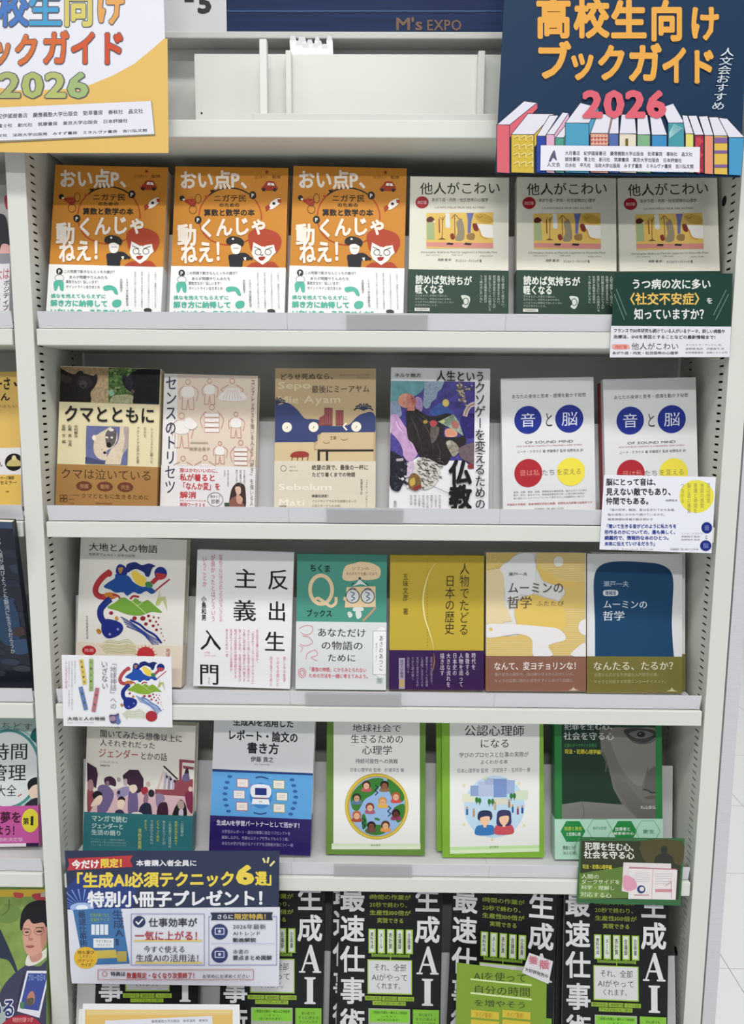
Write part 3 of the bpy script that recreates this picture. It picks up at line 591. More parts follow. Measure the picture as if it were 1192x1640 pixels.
def art_bukkyo(A):
    A.crop(3.137, 420, 570); random.seed(9)
    A.crop(6.773, 617, 580).win(62, 203, 968, 1150)
    A.P([(60, 200), (975, 200), (975, 1160), (860, 1060), (700, 1060), (640, 1110), (360, 1020), (250, 1080), (60, 1040)], N('46408a', .35, 90)); A.S([(40, 190), (410, 190), (405, 300), (330, 360), (200, 430), (60, 560)], N('62989f', .2, 90)); A.S([(330, 380), (400, 400), (400, 520), (340, 520)], N('a587b4', .2)); A.S([(60, 440), (140, 430), (180, 560), (120, 600), (60, 590)], N('8c9cbc', .2))
    A.P([(430, 205), (645, 205), (610, 290), (570, 320), (555, 390), (500, 430), (480, 490), (440, 500), (410, 460), (420, 340)], N('8b9fb2', .35, 500)); A.S([(480, 540), (600, 440), (720, 520), (700, 560), (560, 580)], N('3d5aa0', .2)); A.S([(820, 600), (970, 560), (975, 800), (860, 790)], N('2c2468', .3)); A.E(658, 438, 37, 41, 'd6ba5a'); A.E(658, 438, 24, 26, 'dfc874')
    for i in range(46): t = random.random(); x, y = 770+t*60+random.random()*70-20, 215+t*240+random.random()*20; A.S([(x, y), (x+22, y+6), (x+14, y+20), (x-6, y+12)], random.choice(['b9a98c', '8c7c68', 'd6ccb8', '3a3048', '6a5c50']), 2)
    for i in range(16): x, y = 850+random.random()*110, 240+random.random()*70; A.S([(x, y), (x+24, y+6), (x+12, y+18)], random.choice(['b9a98c', '6a5c50', '2c2860']), 2)
    for w_, c in ((46, 'e6e0e4'), (30, 'c87a5c'), (20, 'd8c060'), (11, '8c7cb4')): A.C([(868, 575), (885, 520), (920, 470), (975, 446)], w_, c)
    A.S([(50, 600), (120, 560), (180, 640), (280, 800), (345, 930), (340, 1010), (250, 1075), (160, 960), (90, 880)], N('c19bc3', .15, 120), 4); A.S([(40, 780), (100, 800), (160, 880), (190, 980), (150, 1060), (40, 1080)], N('4d438c', .3)); A.C([(110, 590), (150, 680), (230, 800), (290, 930)], 10, 'a884b4'); A.C([(120, 640), (140, 700), (200, 760)], 8, 'e0c8e0')
    RB_ = N('272224', .35, 200); A.S([(232, 525), (330, 500), (420, 556), (520, 585), (640, 556), (715, 560), (700, 640), (650, 700), (640, 800), (760, 815), (860, 790), (880, 860), (820, 930), (730, 990), (690, 1075), (640, 1112), (500, 1070), (370, 1012), (300, 880), (240, 800)], RB_, 4)
    for p in ([(262, 560), (330, 700), (400, 930)], [(300, 540), (410, 650), (500, 820), (520, 1000)], [(360, 545), (470, 640), (560, 740)], [(560, 860), (600, 980), (580, 1060)]): A.C(p, 9, '4a4342', taper=True)
    A.S([(500, 690), (585, 705), (560, 820), (505, 870), (490, 780)], N('5f5551', .3, 200)); A.S([(485, 640), (545, 622), (562, 670), (505, 692)], 'b0444c'); A.E(436, 642, 24, 20, 'a8843c'); A.S([(520, 600), (600, 600), (690, 556), (720, 575), (620, 640), (540, 630)], N('1f1b22', .3))
    A.E(222, 415, 84, 78, N('cf9480', .1, 120)); A.S([(240, 345), (300, 360), (335, 425), (318, 485), (262, 500), (225, 470)], N('c47f6e', .15, 120)); A.S([(270, 360), (320, 385), (335, 430), (300, 440)], 'ad5f56'); A.P([(250, 480), (325, 490), (318, 525), (235, 520)], 'c47f6e'); A.L([(278, 398), (308, 392)], 6, '4a2a26'); A.C([(296, 410), (318, 422), (306, 432)], 5, '8c4a42'); A.C([(292, 455), (308, 450), (318, 456)], 6, '7c2f30'); A.E(205, 440, 12, 18, 'b87868')
    A.P([(572, 640), (742, 558), (800, 640), (852, 792), (700, 705)], N('8d998b', .4, 300)); A.P([(600, 640), (735, 575), (780, 650), (690, 680)], N('6f8472', .4, 300)); A.S([(720, 640), (780, 640), (800, 700), (740, 710)], 'a86a60'); A.S([(600, 635), (640, 620), (640, 650), (610, 655)], 'c2b460')
    HN = 'd4957c'; A.S([(650, 735), (690, 712), (740, 725), (785, 760), (770, 800), (700, 806), (655, 796)], HN, 4); [A.C([(668+i*24, 722+i*6), (676+i*24, 745+i*5), (670+i*24, 768+i*4)], 4, 'b0705c') for i in range(4)]
    A.S([(660, 870), (695, 840), (735, 850), (790, 900), (805, 960), (745, 1020), (705, 970)], N('948b7c', .4, 300)); A.E(690, 868, 24, 20, N('b4aa9a', .3, 300)); A.S([(800, 935), (890, 885), (975, 880), (975, 1090), (880, 1065), (820, 1025)], N('6a5b60', .2)); A.S([(900, 1110), (940, 1090), (968, 1140), (910, 1150)], '8c3438')
    A.win()
    A.S([(340, 1060), (430, 1030), (560, 1090), (600, 1170), (540, 1330), (400, 1380), (320, 1260)], N('cfcbc4', .3, 700))
    for i in range(110):
        x, y = 335+random.random()*270, 1035+random.random()*330
        if y < 1400-(x-335)*.55: A.C([(x, y), (x+10+26*random.random(), y+30*random.random()-12), (x+20+36*random.random(), y+8+random.random()*22)], 4+6*random.random(), random.choice(['2a2628', '3c3634', '6a625c']), taper=True, n=3)
    A.S([(40, 980), (140, 1000), (230, 1080), (240, 1200), (180, 1330), (130, 1400), (40, 1330)], N('23222e', .6, 300), 4)
    for i in range(26): x, y = 70+random.random()*170, 1040+random.random()*330; A.S([(x, y), (x+26, y-6), (x+30, y+18), (x+6, y+24)], random.choice(['2f3c48', 'dcd8dc', '4c4a60', '1e1c24', 'b0a8b4']), 3)
    A.S([(250, 1260), (300, 1200), (370, 1240), (380, 1340), (320, 1390), (250, 1350)], N('7c6038', .4, 300)); A.S([(262, 1280), (310, 1250), (320, 1320), (270, 1340)], 'c8a850'); A.S([(300, 1360), (370, 1330), (390, 1350), (330, 1392)], '8c3438'); A.S([(250, 1080), (310, 1090), (280, 1200), (230, 1240)], N('c9b4cc', .2))
    A.crop(3.137, 420, 570)
    A.T('ネルケ無方', 665, 90, 800, 110, K, .02); A.T('人生という', 875, 75, 1118, 128, '1e1b1b', .02, sk=4); A.T('クソゲーを変えるための', 1065, 130, 1122, 772, '1e1b1b', .018, v=True, sk=6); A.T('仏教', 938, 518, 1056, 772, '151313', .04, v=True)
    A.L([(860, 655), (940, 690)], 2, K); A.T('集英社', 655, 728, 672, 762, K, v=True); A.cols(['苦しい世の中で生きる', 'すべての迷える人へ', '禅僧が教えてくれる', '人生のルールから抜け', '出すための攻略の本', 'ゲームの世界観を', '超えて悟りを開く', '生き方の入門書'], 900, 698, 21, 15, 770, '4a4646')
book('white book with purple artwork of a reclining reading monk', [(627, 589), (785, 590.7), (784, 819), (621.5, 817)], Z[1], 'e9e8ec', art_bukkyo, t=.02, coat=.5, rough=.3, spine='R')

def art_oto(A):
    A.crop(2.893, 780, 580); BL = '1f2f8c'; D = '3a3a44'
    A.T('あなたの身体と思考・感情を動かす秘密', 112, 152, 462, 172, '4a4a54', arc=0, sk=0); 
    A.E(189, 272, 64, 65, BL, 40); A.E(383, 272, 66, 65, BL, 40); A.T('音', 152, 238, 226, 306, 'dfe3f2', .0); A.T('脳', 345, 238, 424, 306, 'dfe3f2', .0); A.T('と', 264, 236, 310, 310, D, -.0)
    A.T('OF SOUND MIND', 175, 368, 402, 384, D); A.T("HOW OUR BRAIN CONSTRUCTS A MEANINGFUL SONIC WORLD", 135, 389, 442, 398, 'a8525c'); A.T('ニーナ・クラウス 著 伊藤陽子 監修 柏野牧夫 訳', 138, 412, 448, 426, '5a5a60')
    A.E(191, 518, 65, 65, 'b02a34', 40); A.E(390, 518, 66, 65, 'efdf4c', 40); A.T('音は私', 150, 502, 245, 532, 'd98a80'); A.T('たち', 252, 502, 318, 532, '8a8a8c'); A.T('を変える', 322, 502, 440, 532, '8a8254')
    A.rows(['音楽、言語、騒音、記憶、感覚統合の最新知見、脳はどのように音を', '聴き、学び、変わるのか。聴覚脳神経科学の第一人者が語る世界の', '音と脳のパートナーシップについて書き下ろした画期的な一冊です'], 122, 600, 465, 14, 9, '77777c'); A.T('早稲田大学教授・音楽神経科学者も推薦、柏野牧夫氏絶賛の話題作です', 92, 655, 490, 666, 'b0404a', .01); A.T('紀伊國屋書店　定価（本体二八〇〇円）', 220, 680, 362, 689, '5a5a60')
NQ = [[(801.4, 606), (952, 607.6), (954.6, 821), (806, 819)], [(967.7, 605), (1110.8, 607), (1118, 821), (973.6, 821)]]
gN = 'white sound and brain books'
nb = book('white book with blue, red and yellow circles, fully uncovered copy', NQ[0], Z[1], 'e0e0e1', art_oto, t=.012, group=gN, rough=.4, spine='L', coat=.2)
n2 = dup(nb, NQ[1], 'white book with coloured circles, partly covered by the white quotation card', Z[1], t=.012)
rb = book('red-spined book copy peeking out behind the covered circle book', [(959.5, 613), (1100, 615), (1108, 821), (963.5, 821)], Z[1], '93303c', None, Yb=.0555, t=.009, rough=.4, spine='L'); 

# ================================================================ third shelf
def earth(A, light=False):
    """the earth-and-people picture, in the crop frame of the big book"""
    b1, b2, rd, gr, ye = ('1b2a78', '1f4a92', 'a83238', '6e9a3a', 'e2c24a') if not light else ('1c2f86', '2450a4', 'b04a50', '84a838', 'e6cc50')
    A.C([(395, 350), (330, 400), (275, 470), (255, 540), (290, 585), (370, 590), (430, 575)], 54, rd); A.E(385, 365, 32, 32, rd); A.S([(340, 560), (400, 545), (460, 560), (450, 595), (360, 595)], 'c07a34')
    A.C([(420, 565), (470, 575), (490, 600)], 18, rd); A.C([(590, 600), (620, 572), (670, 578)], 20, rd)
    A.S([(550, 290), (580, 262), (640, 250), (700, 275), (770, 258), (830, 280), (800, 300), (770, 380), (735, 375), (720, 345), (650, 315), (600, 330), (565, 350)], '1c2b66')
    A.S([(335, 495), (380, 450), (440, 410), (450, 370), (520, 365), (580, 390), (620, 440), (700, 480), (770, 475), (830, 520), (790, 545), (740, 520), (680, 550), (620, 535), (560, 570), (520, 540), (450, 545), (400, 520)], b2)
    A.S([(455, 360), (460, 300), (495, 275), (545, 300), (560, 360), (520, 380)], b1); A.S([(475, 310), (520, 305), (510, 345), (495, 365), (478, 345)], 'a8783c')
    A.S([(600, 350), (640, 330), (680, 360), (730, 390), (745, 440), (710, 475), (660, 460), (620, 410)], ye); A.S([(735, 440), (780, 430), (805, 470), (770, 490), (740, 475)], '3f7a4a')
    A.C([(800, 440), (840, 400), (880, 375)], 40, rd); A.E(880, 345, 60, 60, '1c2b78'); A.S([(830, 350), (870, 345), (935, 360), (915, 395), (860, 405)], rd); A.C([(830, 515), (880, 470), (965, 400)], 14, rd)
    A.S([(370, 690), (440, 640), (520, 588), (600, 620), (640, 590), (700, 625), (760, 605), (830, 660), (895, 718), (800, 715), (740, 735), (680, 755), (570, 750), (460, 715)], gr); A.L([(590, 610), (660, 665), (740, 735)], 5, 'cfd8a0'); A.L([(650, 665), (710, 630)], 4, 'cfd8a0')
    random.seed(3)
    for i in range(9): x = 830+i*9; A.C([(830+i*4, 650), (x+20, 590-i*3), (x+40, 520+i*22)], 4, 'b4ba6a', n=3)
    A.C([(395, 610), (350, 650), (305, 710), (305, 780), (340, 840)], 60, b1); A.S([(320, 830), (360, 800), (440, 810), (505, 840), (520, 890), (490, 940), (430, 975), (370, 985), (330, 955), (310, 900)], b1); A.P([(400, 600), (380, 640), (350, 660)], '2c5a4a')
    A.E(470, 895, 12, 12, '8a8ab4'); A.E(392, 945, 12, 12, '8a8ab4'); A.S([(262, 910), (285, 895), (310, 920), (300, 945), (275, 940)], 'b07a34')
    for x, y, r_ in ((405, 740, 20), (630, 782, 22), (710, 780, 26), (740, 832, 18), (765, 755, 15), (780, 800, 15), (810, 848, 15), (842, 885, 14), (815, 765, 10), (838, 808, 10), (862, 770, 9), (858, 835, 9), (885, 875, 7), (888, 915, 6), (905, 945, 5), (920, 985, 6)): A.S([(x-r_, y), (x-r_*.2, y-r_*.8), (x+r_, y-r_*.4), (x+r_*.6, y+r_*.7), (x-r_*.5, y+r_*.8)], '8c2230' if not light else 'a84450', 3)
    A.E(458, 790, 18, 20, 'c08a4c')
    for i in range(5): A.C([(500+i*14, 775+i*22), (580+i*16, 815+i*20), (680+i*10, 880+i*14), (770, 940+i*12), (885-i*12, 1000+i*14)][:5], 9 if i % 2 == 0 else 6, '2a3f88' if not light else '6f8cc4', n=4)
    A.C([(590, 800), (680, 840), (740, 890), (830, 940), (890, 1010)], 20, b1 if not light else '5a7ab8')
    for i in range(7): A.C([(290+i*12, 1060+i*14), (380, 1000+i*18), (480, 1010+i*18), (560, 985+i*22), (640, 1040+i*14)], 5, 'a8ae5c' if i % 2 else 'c6cc8c', n=4)
def art_daichi(A, B):
    A.crop(5.96, 110, 860); A.T('大地と人の物語', 195, 82, 850, 160, '3c3a3a', .018); A.T('地質学でよみとく日本の伝説', 192, 178, 636, 206, '7a7468', .005); A.T('文化地質研究会', 162, 775, 184, 1000, '5a5650', v=True)
    B.crop(5.96, 110, 860); 
    earth(A)
    B.E(190, 1110, 68, 48, 'b02a34'); B.T('推薦', 145, 1090, 238, 1125, 'd8a09c', .01)
    for i in range(9): w = math.radians(180+i*22); B.P([(740+70*math.cos(w-.12), 1130+60*math.sin(w-.12)), (740+115*math.cos(w), 1130+100*math.sin(w)), (740+70*math.cos(w+.12), 1130+60*math.sin(w+.12))], 'dca04c' if i % 2 else 'b8383c')
    for i in range(7): B.C([(290+i*12, 1060+i*14), (380, 1040+i*14), (480, 1050+i*14), (560, 1035+i*14), (640, 1050+i*12)], 5, 'a8ae5c' if i % 2 else 'c6cc8c', n=4)
    B.E(740, 1130, 84, 76, 'b8323a'); B.T('地球神話', 935, 1060, 975, 1240, 'b86a64', .01, v=True)
book('large pale book with a colourful earth picture behind the white picture card', [(130, 867), (299, 867), (292, 1102), (118.5, 1101)], Z[2], 'dcd9d3', art_daichi, band=('dccfbf', 1033), t=.022, h=.212, rough=.45, spine='L')

def art_hansho(A):
    A.crop(2.98, 80, 850); D = '161616'; PK = 'd8799a'
    for t, x0, y0, x1, y1 in (('反', 1038, 182, 1143, 282), ('出', 1038, 332, 1133, 432), ('生', 1024, 478, 1128, 578), ('主', 878, 182, 990, 280), ('義', 872, 330, 988, 435), ('入', 712, 476, 818, 580), ('門', 706, 640, 810, 748)): A.T(t, x0, y0, x1, y1, D, .016)
    A.T('生まれてこないほうがよかったとはどういうことか', 806, 122, 826, 440, PK, .008, v=True); A.T('が良かったとはどういう', 768, 122, 790, 440, PK, .01, v=True); A.T('いうことか', 728, 130, 750, 276, PK, .01, v=True); A.T('小島和男', 722, 318, 746, 436, D, .02, v=True)
    A.cols(['反出生主義とは何か、', '「生まれてこないほうがよかった」', 'のかという問いを哲学の歴史から', '丁寧に読み解く待望の入門書です', '苦しみと存在、生殖の倫理を学び', '現代の思想家の議論を紹介する', '生まれてくることは害悪か', '考えるための一冊'], 998, 472, 21, 14, 745, PK, .006)
    A.cols(['苦しみの哲学', 'いのちの問いに', '向き合うために'], 1130, 598, 32, 14, 745, PK, .006); A.rows(['入門書', 'ベネターから'], 732, 585, 792, 14, 9, PK); A.T('青土社', 752, 710, 762, 742, '8a8a8a', v=True)
book('white book with huge black kanji and small pink vertical text', [(316.6, 883.6), (471, 884.6), (466, 1104), (308, 1103)], Z[2], 'e8e8ea', art_hansho, t=.02, coat=.6, rough=.3, spine='R')

def art_q(A, B):
    A.crop(3.725, 460, 870); D = '243c3a'; C_ = 'e2c9a2'
    A.T('ちくま', 135, 124, 262, 170, D, .03, sk=4); A.T('ブックス', 112, 392, 270, 436, D, .03, sk=0)
    A.O(203, 275, 66, 84, 22, C_, n=40); A.C([(160, 340), (185, 325), (225, 350), (262, 372), (290, 352), (292, 318)], 18, C_)
    A.S([(330, 190), (350, 135), (400, 118), (440, 108), (500, 115), (550, 140), (558, 175), (540, 205), (480, 215), (435, 212), (380, 222), (340, 215)], C_); A.T('ジブンの', 385, 138, 490, 158, '5c4a3a'); A.T('ものがたりを書いてみて', 352, 168, 540, 188, '5c4a3a'); A.E(434, 206, 8, 8, D)
    A.P([(355, 258), (528, 250), (530, 372), (345, 378)], C_); A.E(392, 310, 42, 42, 'd8dcdc'); A.E(482, 310, 42, 42, 'd8dcdc'); A.O(392, 310, 40, 40, 5, D); A.O(482, 310, 40, 40, 5, D)
    for x in (392, 482): A.C([(x-14, 285), (x+10, 295), (x-6, 312), (x+12, 322), (x-8, 338)], 6, '5a6a8c'); A.C([(x-20, 270), (x, 262), (x+20, 270)], 5, '3c4c74')
    A.S([(395, 250), (415, 232), (432, 212), (455, 230), (475, 248), (440, 240)], 'd4dcd8'); A.L([(400, 232), (385, 245)], 4, D); A.L([(470, 232), (485, 245)], 4, D); A.E(345, 325, 10, 12, C_); A.S([(398, 378), (450, 375), (455, 395), (400, 400)], 'd4dcd8')
    A.C([(455, 455), (490, 420), (530, 375)], 14, 'b49a7c'); A.S([(360, 410), (378, 402), (392, 425), (372, 438)], 'd4dcd8'); A.S([(410, 405), (440, 400), (445, 430), (420, 445)], 'd4dcd8')
    R_ = 'd06a74'; P_ = 'd99aa0'
    B.crop(3.725, 460, 870); B.T('あなただけ', 178, 500, 475, 555, '34343a', .012); B.T('の物語の', 200, 578, 458, 632, '34343a', .012); B.T('ために', 238, 655, 415, 704, '34343a', .012)
    B.C([(70, 505), (110, 488), (150, 495), (145, 530), (110, 545), (80, 530)], 5, P_); B.C([(90, 550), (130, 560), (150, 590), (110, 610), (75, 600)], 5, P_); B.C([(110, 690), (120, 655), (165, 635), (178, 665), (140, 680), (178, 700)], 5, P_); B.C([(68, 610), (90, 620), (75, 650)], 4, P_); B.O(85, 775, 22, 28, 6, P_); B.O(85, 775, 12, 15, 4, 'cf7078')
    B.T('「最強の物語」にからみとられない', 118, 738, 478, 766, R_, .02, sk=0); B.T('ための方法を一緒に考えてみよう。', 125, 776, 500, 804, R_, .02)
    B.S([(515, 525), (530, 512), (590, 510), (592, 780), (530, 778), (514, 765)], 'eeeef0', 6); B.box(516, 514, 600, 778, 2, '4c4c50'); B.T('あさのあつこ', 552, 540, 578, 755, '34343a', .012, v=True); B.T('著作エッセイ', 530, 585, 542, 700, '8a8a8c', v=True); B.R(540, 795, 575, 832, 'b8c2be'); B.T('筑摩', 545, 800, 570, 828, '6a7a74')
book('teal book with a large cream letter Q and pale grey band', [(476.6, 888), (619.7, 888), (619.7, 1099.5), (472, 1100)], Z[2], '4d9484', art_q, band=('d9dcde', 994.5), t=.016, rough=.5, spine='R')

def art_jinbutsu(A, B):
    A.crop(3.725, 460, 870); D = '3c3520'
    A.T('人物でたどる', 1030, 118, 1092, 552, D, .0, v=True, sk=-6); A.T('日本の歴史', 942, 190, 1004, 545, D, .004, v=True, sk=-4); A.T('五味文彦　著', 688, 178, 722, 425, D, .0, v=True)
    for i in range(28): A.R(834, 92+i*19, 838, 98+i*19, 'a08c34' if i < 10 else '8a7430')
    A.C([(884, 122), (850, 170), (826, 240), (810, 330), (818, 430), (845, 520), (866, 590), (876, 665)], 9, 'eadf9c', taper=True)
    B.crop(3.725, 460, 870); W = 'cfc6d6'
    B.cols(['時代を', '象徴する', '人物を追って', '日本史の', '大きな流れを', '描き出す'], 1128, 655, 38, 26, 860, W, .01); B.cols(['古代から近世まで、', '歴史をつくった英傑', 'と芸能に生きた人を', '文化と政治のつなが', 'りから読み解く', '決定版です'], 868, 675, 28, 16, 855, 'a89ab4'); B.C([(874, 655), (878, 700), (872, 740), (862, 775)], 9, '8c6a4c', taper=True)
    B.R(664, 682, 700, 866, 'a89cb4'); B.T('放送大学叢書', 670, 690, 694, 800, '3a2450', .01, v=True); B.R(666, 812, 698, 855, 'b8a070')
book('mustard yellow history book with dark purple band', [(624.6, 889), (776, 891), (775.4, 1106.8), (623, 1103.5)], Z[2], 'bfa63c', art_jinbutsu, band=('3a2150', 1041.5), t=.022, rough=.5, spine='R')

def art_yellow(A, B):
    A.crop(6.622, 770, 880); Y_ = 'dfbf68'; Y2 = 'd9bc70'
    A.S([(55, 25), (380, 25), (360, 70), (300, 120), (240, 150), (210, 200), (190, 240), (55, 225)], Y2)
    for i in range(60): x, y = 60+random.random()*140, 40+random.random()*190; A.E(x, y, 3.5, 3.5, 'ece2c8', 6)
    A.R(55, 225, 235, 790, 'e2d0a4'); A.P([(195, 200), (250, 300), (245, 560), (330, 760), (55, 790), (55, 226)], 'e2d0a4')
    A.S([(200, 200), (240, 280), (250, 420), (260, 520), (330, 560), (420, 480), (560, 460), (560, 60), (380, 60), (290, 130)], 'e3e3e6', 4)
    A.P([(600, 30), (1112, 30), (1112, 1135), (55, 1135), (55, 930), (400, 920), (360, 660), (400, 540), (560, 480), (700, 530), (830, 560), (900, 470), (880, 400), (700, 350), (640, 260), (580, 130)], Y2)
    A.S([(590, 180), (700, 190), (760, 260), (850, 300), (1000, 340), (980, 400), (880, 390), (760, 370), (660, 330), (620, 250)], Y_)
    for i in range(16): A.L([(585+max(0, (i-6))*26, 50+i*19), (1112, 52+i*19)], 4, 'e8dcb8')
    for i in range(22): A.L([(60 if i > 13 else 860, 640+i*23), (1112, 642+i*23)], 4, 'e8dab0')
    A.S([(360, 700), (380, 600), (440, 520), (560, 480), (690, 520), (840, 570), (900, 700), (880, 860), (700, 900), (450, 900)], Y_)
    A.E(825, 130, 52, 56, 'e6e2dc'); A.S([(55, 800), (200, 790), (420, 800), (640, 820), (830, 850), (900, 960), (720, 1020), (760, 1130), (560, 1135), (540, 960), (400, 900), (200, 925), (55, 930)], 'e4e2e2'); A.E(102, 848, 20, 20, Y_)
    A.E(1110, 830, 72, 85, 'e4e2e2'); A.S([(960, 1130), (1010, 1060), (1112, 1000), (1125, 1140)], 'e4e2e2')
    A.T('瀬戸一夫', 290, 245, 495, 282, '4c4a48', .01); A.T('ムーミンの', 280, 345, 885, 470, '4c4a48', .008); A.T('哲学', 275, 495, 545, 630, '5c5240', .012); A.T('ふたたび', 585, 545, 885, 606, '7c6a48', .004)
    B.crop(3.137, 760, 870); B.T('なんて、変ヨチョリンな！', 95, 598, 535, 640, 'e6dcd6', .02, sk=0); B.rows(['瀬戸哲学の最新作、国は動かせるからおかしいの、', 'キャラの言葉に隠れた哲学をすくいあげて話題に'], 98, 652, 515, 32, 18, 'b8a098', .006); B.P([(472, 745), (490, 738), (498, 728), (508, 738), (528, 745)], 'cfc0b8')
book('yellow and white wavy patterned book with brown band', [(778.5, 885), (939.5, 886), (939, 1109.7), (777.5, 1107.5)], Z[2], 'dfddda', art_yellow, band=('8b6252', 1051.7), t=.02, rough=.45, spine='L')
def art_navy(A, B):
    A.crop(3.137, 760, 870); NV = '1c4468'; W = 'd5dbe2'
    A.S([(605, 575), (604, 400), (600, 300), (598, 190), (615, 130), (660, 100), (740, 92), (850, 98), (930, 108), (985, 140), (1002, 200), (998, 300), (994, 400), (998, 500), (1004, 575), (1004, 640), (605, 640)], NV, 4)
    A.T('瀬戸一夫', 646, 190, 776, 220, 'b8c4d0', .0, sk=2); A.S([(645, 250), (655, 238), (710, 238), (722, 250), (712, 266), (655, 266)], W); A.T('増補版', 655, 240, 712, 264, NV, .02); A.T('ムーミンの', 645, 285, 872, 330, W, .018, sk=4); A.T('哲学', 642, 342, 756, 392, W, .018)
    B.crop(3.137, 760, 870); B.T('なんたる、たるか？', 594, 596, 1025, 642, 'e0dec8', .012); B.rows(['言葉から広がる不思議な入門哲学の書。', 'キャラと対話する思想エンターテイメント。'], 598, 654, 975, 34, 19, 'b0ac7c', .006); B.P([(962, 748), (985, 740), (993, 728), (1002, 740), (1024, 748)], 'c4c098')
n1 = book('white-bordered navy book with olive band, beside the right upright', [(940, 886.6), (1094, 888.5), (1093, 1112), (940, 1110.7)], Z[2], 'dcdcde', art_navy, band=('77703a', 1052.5), t=.011, rough=.45, spine='L')
dup(n1, None, 'second copy of the navy book with olive band, edge showing at its right', shift=(.009, .0123, 0), bare=True)

# ================================================================ fourth shelf
def art_gender(A, B):
    A.crop(2.838, 100, 1140); D = '4a3c44'
    A.T('９０人に', 180, 62, 260, 86, D, .01); A.T('聞いてみたら想像以上に', 170, 95, 545, 130, D, .008, sk=2); A.T('人それぞれだった', 170, 137, 420, 168, D, .008)
    A.T('ジェンダー', 162, 176, 345, 218, 'a8424a', .01); A.T('とかの話', 350, 182, 475, 218, D, .008); A.T('レイチェル・ローズ', 170, 232, 250, 241, '7a7068'); A.T('加納陽子訳', 170, 248, 214, 257, '6a6058', .01)
    A.crop(6.274, 130, 1195); PU, MV, RE, SK = '3a2438', '6a5c84', '8c4650', 'd4b0b0'
    A.P([(60, 690), (1125, 690), (1130, 480), (760, 440), (640, 450), (480, 400), (300, 450), (240, 560), (60, 600)], 'cfaeb4')
    A.P([(940, 320), (1130, 300), (1125, 480), (740, 470), (740, 420), (930, 415)], RE); A.P([(985, 110), (1140, 115), (1140, 140), (1015, 138), (1012, 325), (985, 325)], RE); A.P([(1020, 170), (1135, 180), (1135, 205), (1030, 200)], RE)
    A.L([(825, 185), (970, 310)], 16, PU); A.L([(825, 235), (770, 410)], 14, SK)
    for i in range(3): A.L([(850+i*38, 250+i*30), (835+i*45, 410)], 26, '8c84a0' if i % 2 else 'b0a8b8'); A.E(860+i*40, 290+i*20, 11, 16, PU)
    A.S([(1050, 210), (1075, 195), (1085, 270), (1040, 275)], PU); A.S([(1030, 260), (1080, 250), (1090, 320), (1020, 320)], MV)
    A.P([(480, 240), (570, 238), (622, 320), (620, 440), (560, 470), (420, 340), (412, 300)], PU); A.P([(60, 190), (150, 240), (165, 300), (145, 440), (60, 380)], PU)
    A.S([(60, 460), (100, 440), (130, 520), (110, 620), (60, 690)], RE); A.S([(70, 370), (110, 360), (120, 440), (90, 470), (62, 440)], 'a07a7c')
    A.S([(165, 430), (230, 400), (300, 440), (320, 520), (240, 680), (160, 680), (160, 560)], MV); A.S([(230, 340), (290, 315), (340, 350), (340, 410), (290, 400), (240, 400)], PU); A.S([(245, 370), (275, 365), (275, 410), (250, 405)], '8c6a78')
    A.S([(350, 470), (400, 420), (470, 410), (470, 480), (400, 520), (360, 520)], '8c84a8'); A.S([(420, 340), (455, 335), (455, 390), (425, 390)], 'b8a0a8'); A.S([(355, 330), (385, 325), (390, 360), (360, 360)], 'a89098'); A.E(372, 470, 16, 20, PU)
    A.S([(470, 480), (510, 450), (560, 480), (560, 685), (470, 685)], MV); A.S([(480, 400), (540, 385), (560, 430), (520, 470), (490, 450)], 'dccab8')
    A.S([(600, 420), (650, 400), (670, 440), (640, 480), (610, 470)], '9c2f3c'); A.E(670, 372, 20, 24, 'b8a898'); A.E(702, 462, 32, 38, '2c2430')
    A.S([(110, 500), (150, 465), (200, 480), (200, 510), (160, 540), (125, 550)], '1e1a20'); A.S([(135, 540), (190, 505), (210, 540), (180, 600), (140, 610), (90, 620)], 'e0c8b4'); A.S([(365, 530), (400, 505), (435, 530), (425, 560), (370, 555)], '1e1a20'); A.S([(365, 550), (425, 545), (425, 610), (395, 640), (360, 615)], 'e2ccb4'); A.S([(345, 650), (400, 640), (430, 690), (340, 690)], '3a3450')
    A.S([(640, 470), (670, 480), (665, 560), (640, 600), (620, 540)], '8a6a78'); A.S([(590, 600), (640, 560), (690, 570), (705, 620), (700, 690), (580, 690)], '26283c')
    A.S([(750, 470), (820, 470), (840, 520), (800, 560), (760, 600)], '8a7a98'); A.S([(775, 580), (820, 545), (865, 560), (870, 690), (765, 690)], '3c1c30'); A.S([(935, 620), (965, 560), (1010, 510), (1060, 570), (1060, 690), (930, 680)], '241c22'); A.S([(975, 530), (1030, 525), (1040, 590), (1000, 610), (975, 580)], 'a8928c'); A.S([(990, 620), (1030, 610), (1030, 690), (990, 690)], 'c8b8c8')
    A.S([(1050, 450), (1090, 420), (1130, 440), (1128, 640), (1080, 600), (1060, 540)], '7a2c48'); A.E(1105, 400, 22, 26, 'd4b8b0'); A.S([(500, 690), (520, 660), (590, 658), (620, 690)], 'd8d0cc'); A.E(1095, 680, 20, 16, 'd8c8c0')
    W = 'b8ccc8'; YE = 'c4c864'
    B.crop(6.274, 130, 1195); B.T('マンガで読む', 95, 705, 462, 770, W, .03); B.T('ジェンダーと', 95, 782, 420, 840, W, .03); B.T('生活の語り', 92, 850, 400, 905, W, .03); B.rows(['イラストレーター・漫画家の著者が', '世界中の人に聞いた自身の性別の話を', 'やさしく綴ったコミックエッセイです'], 85, 938, 450, 28, 20, '8ab0ac', .006)
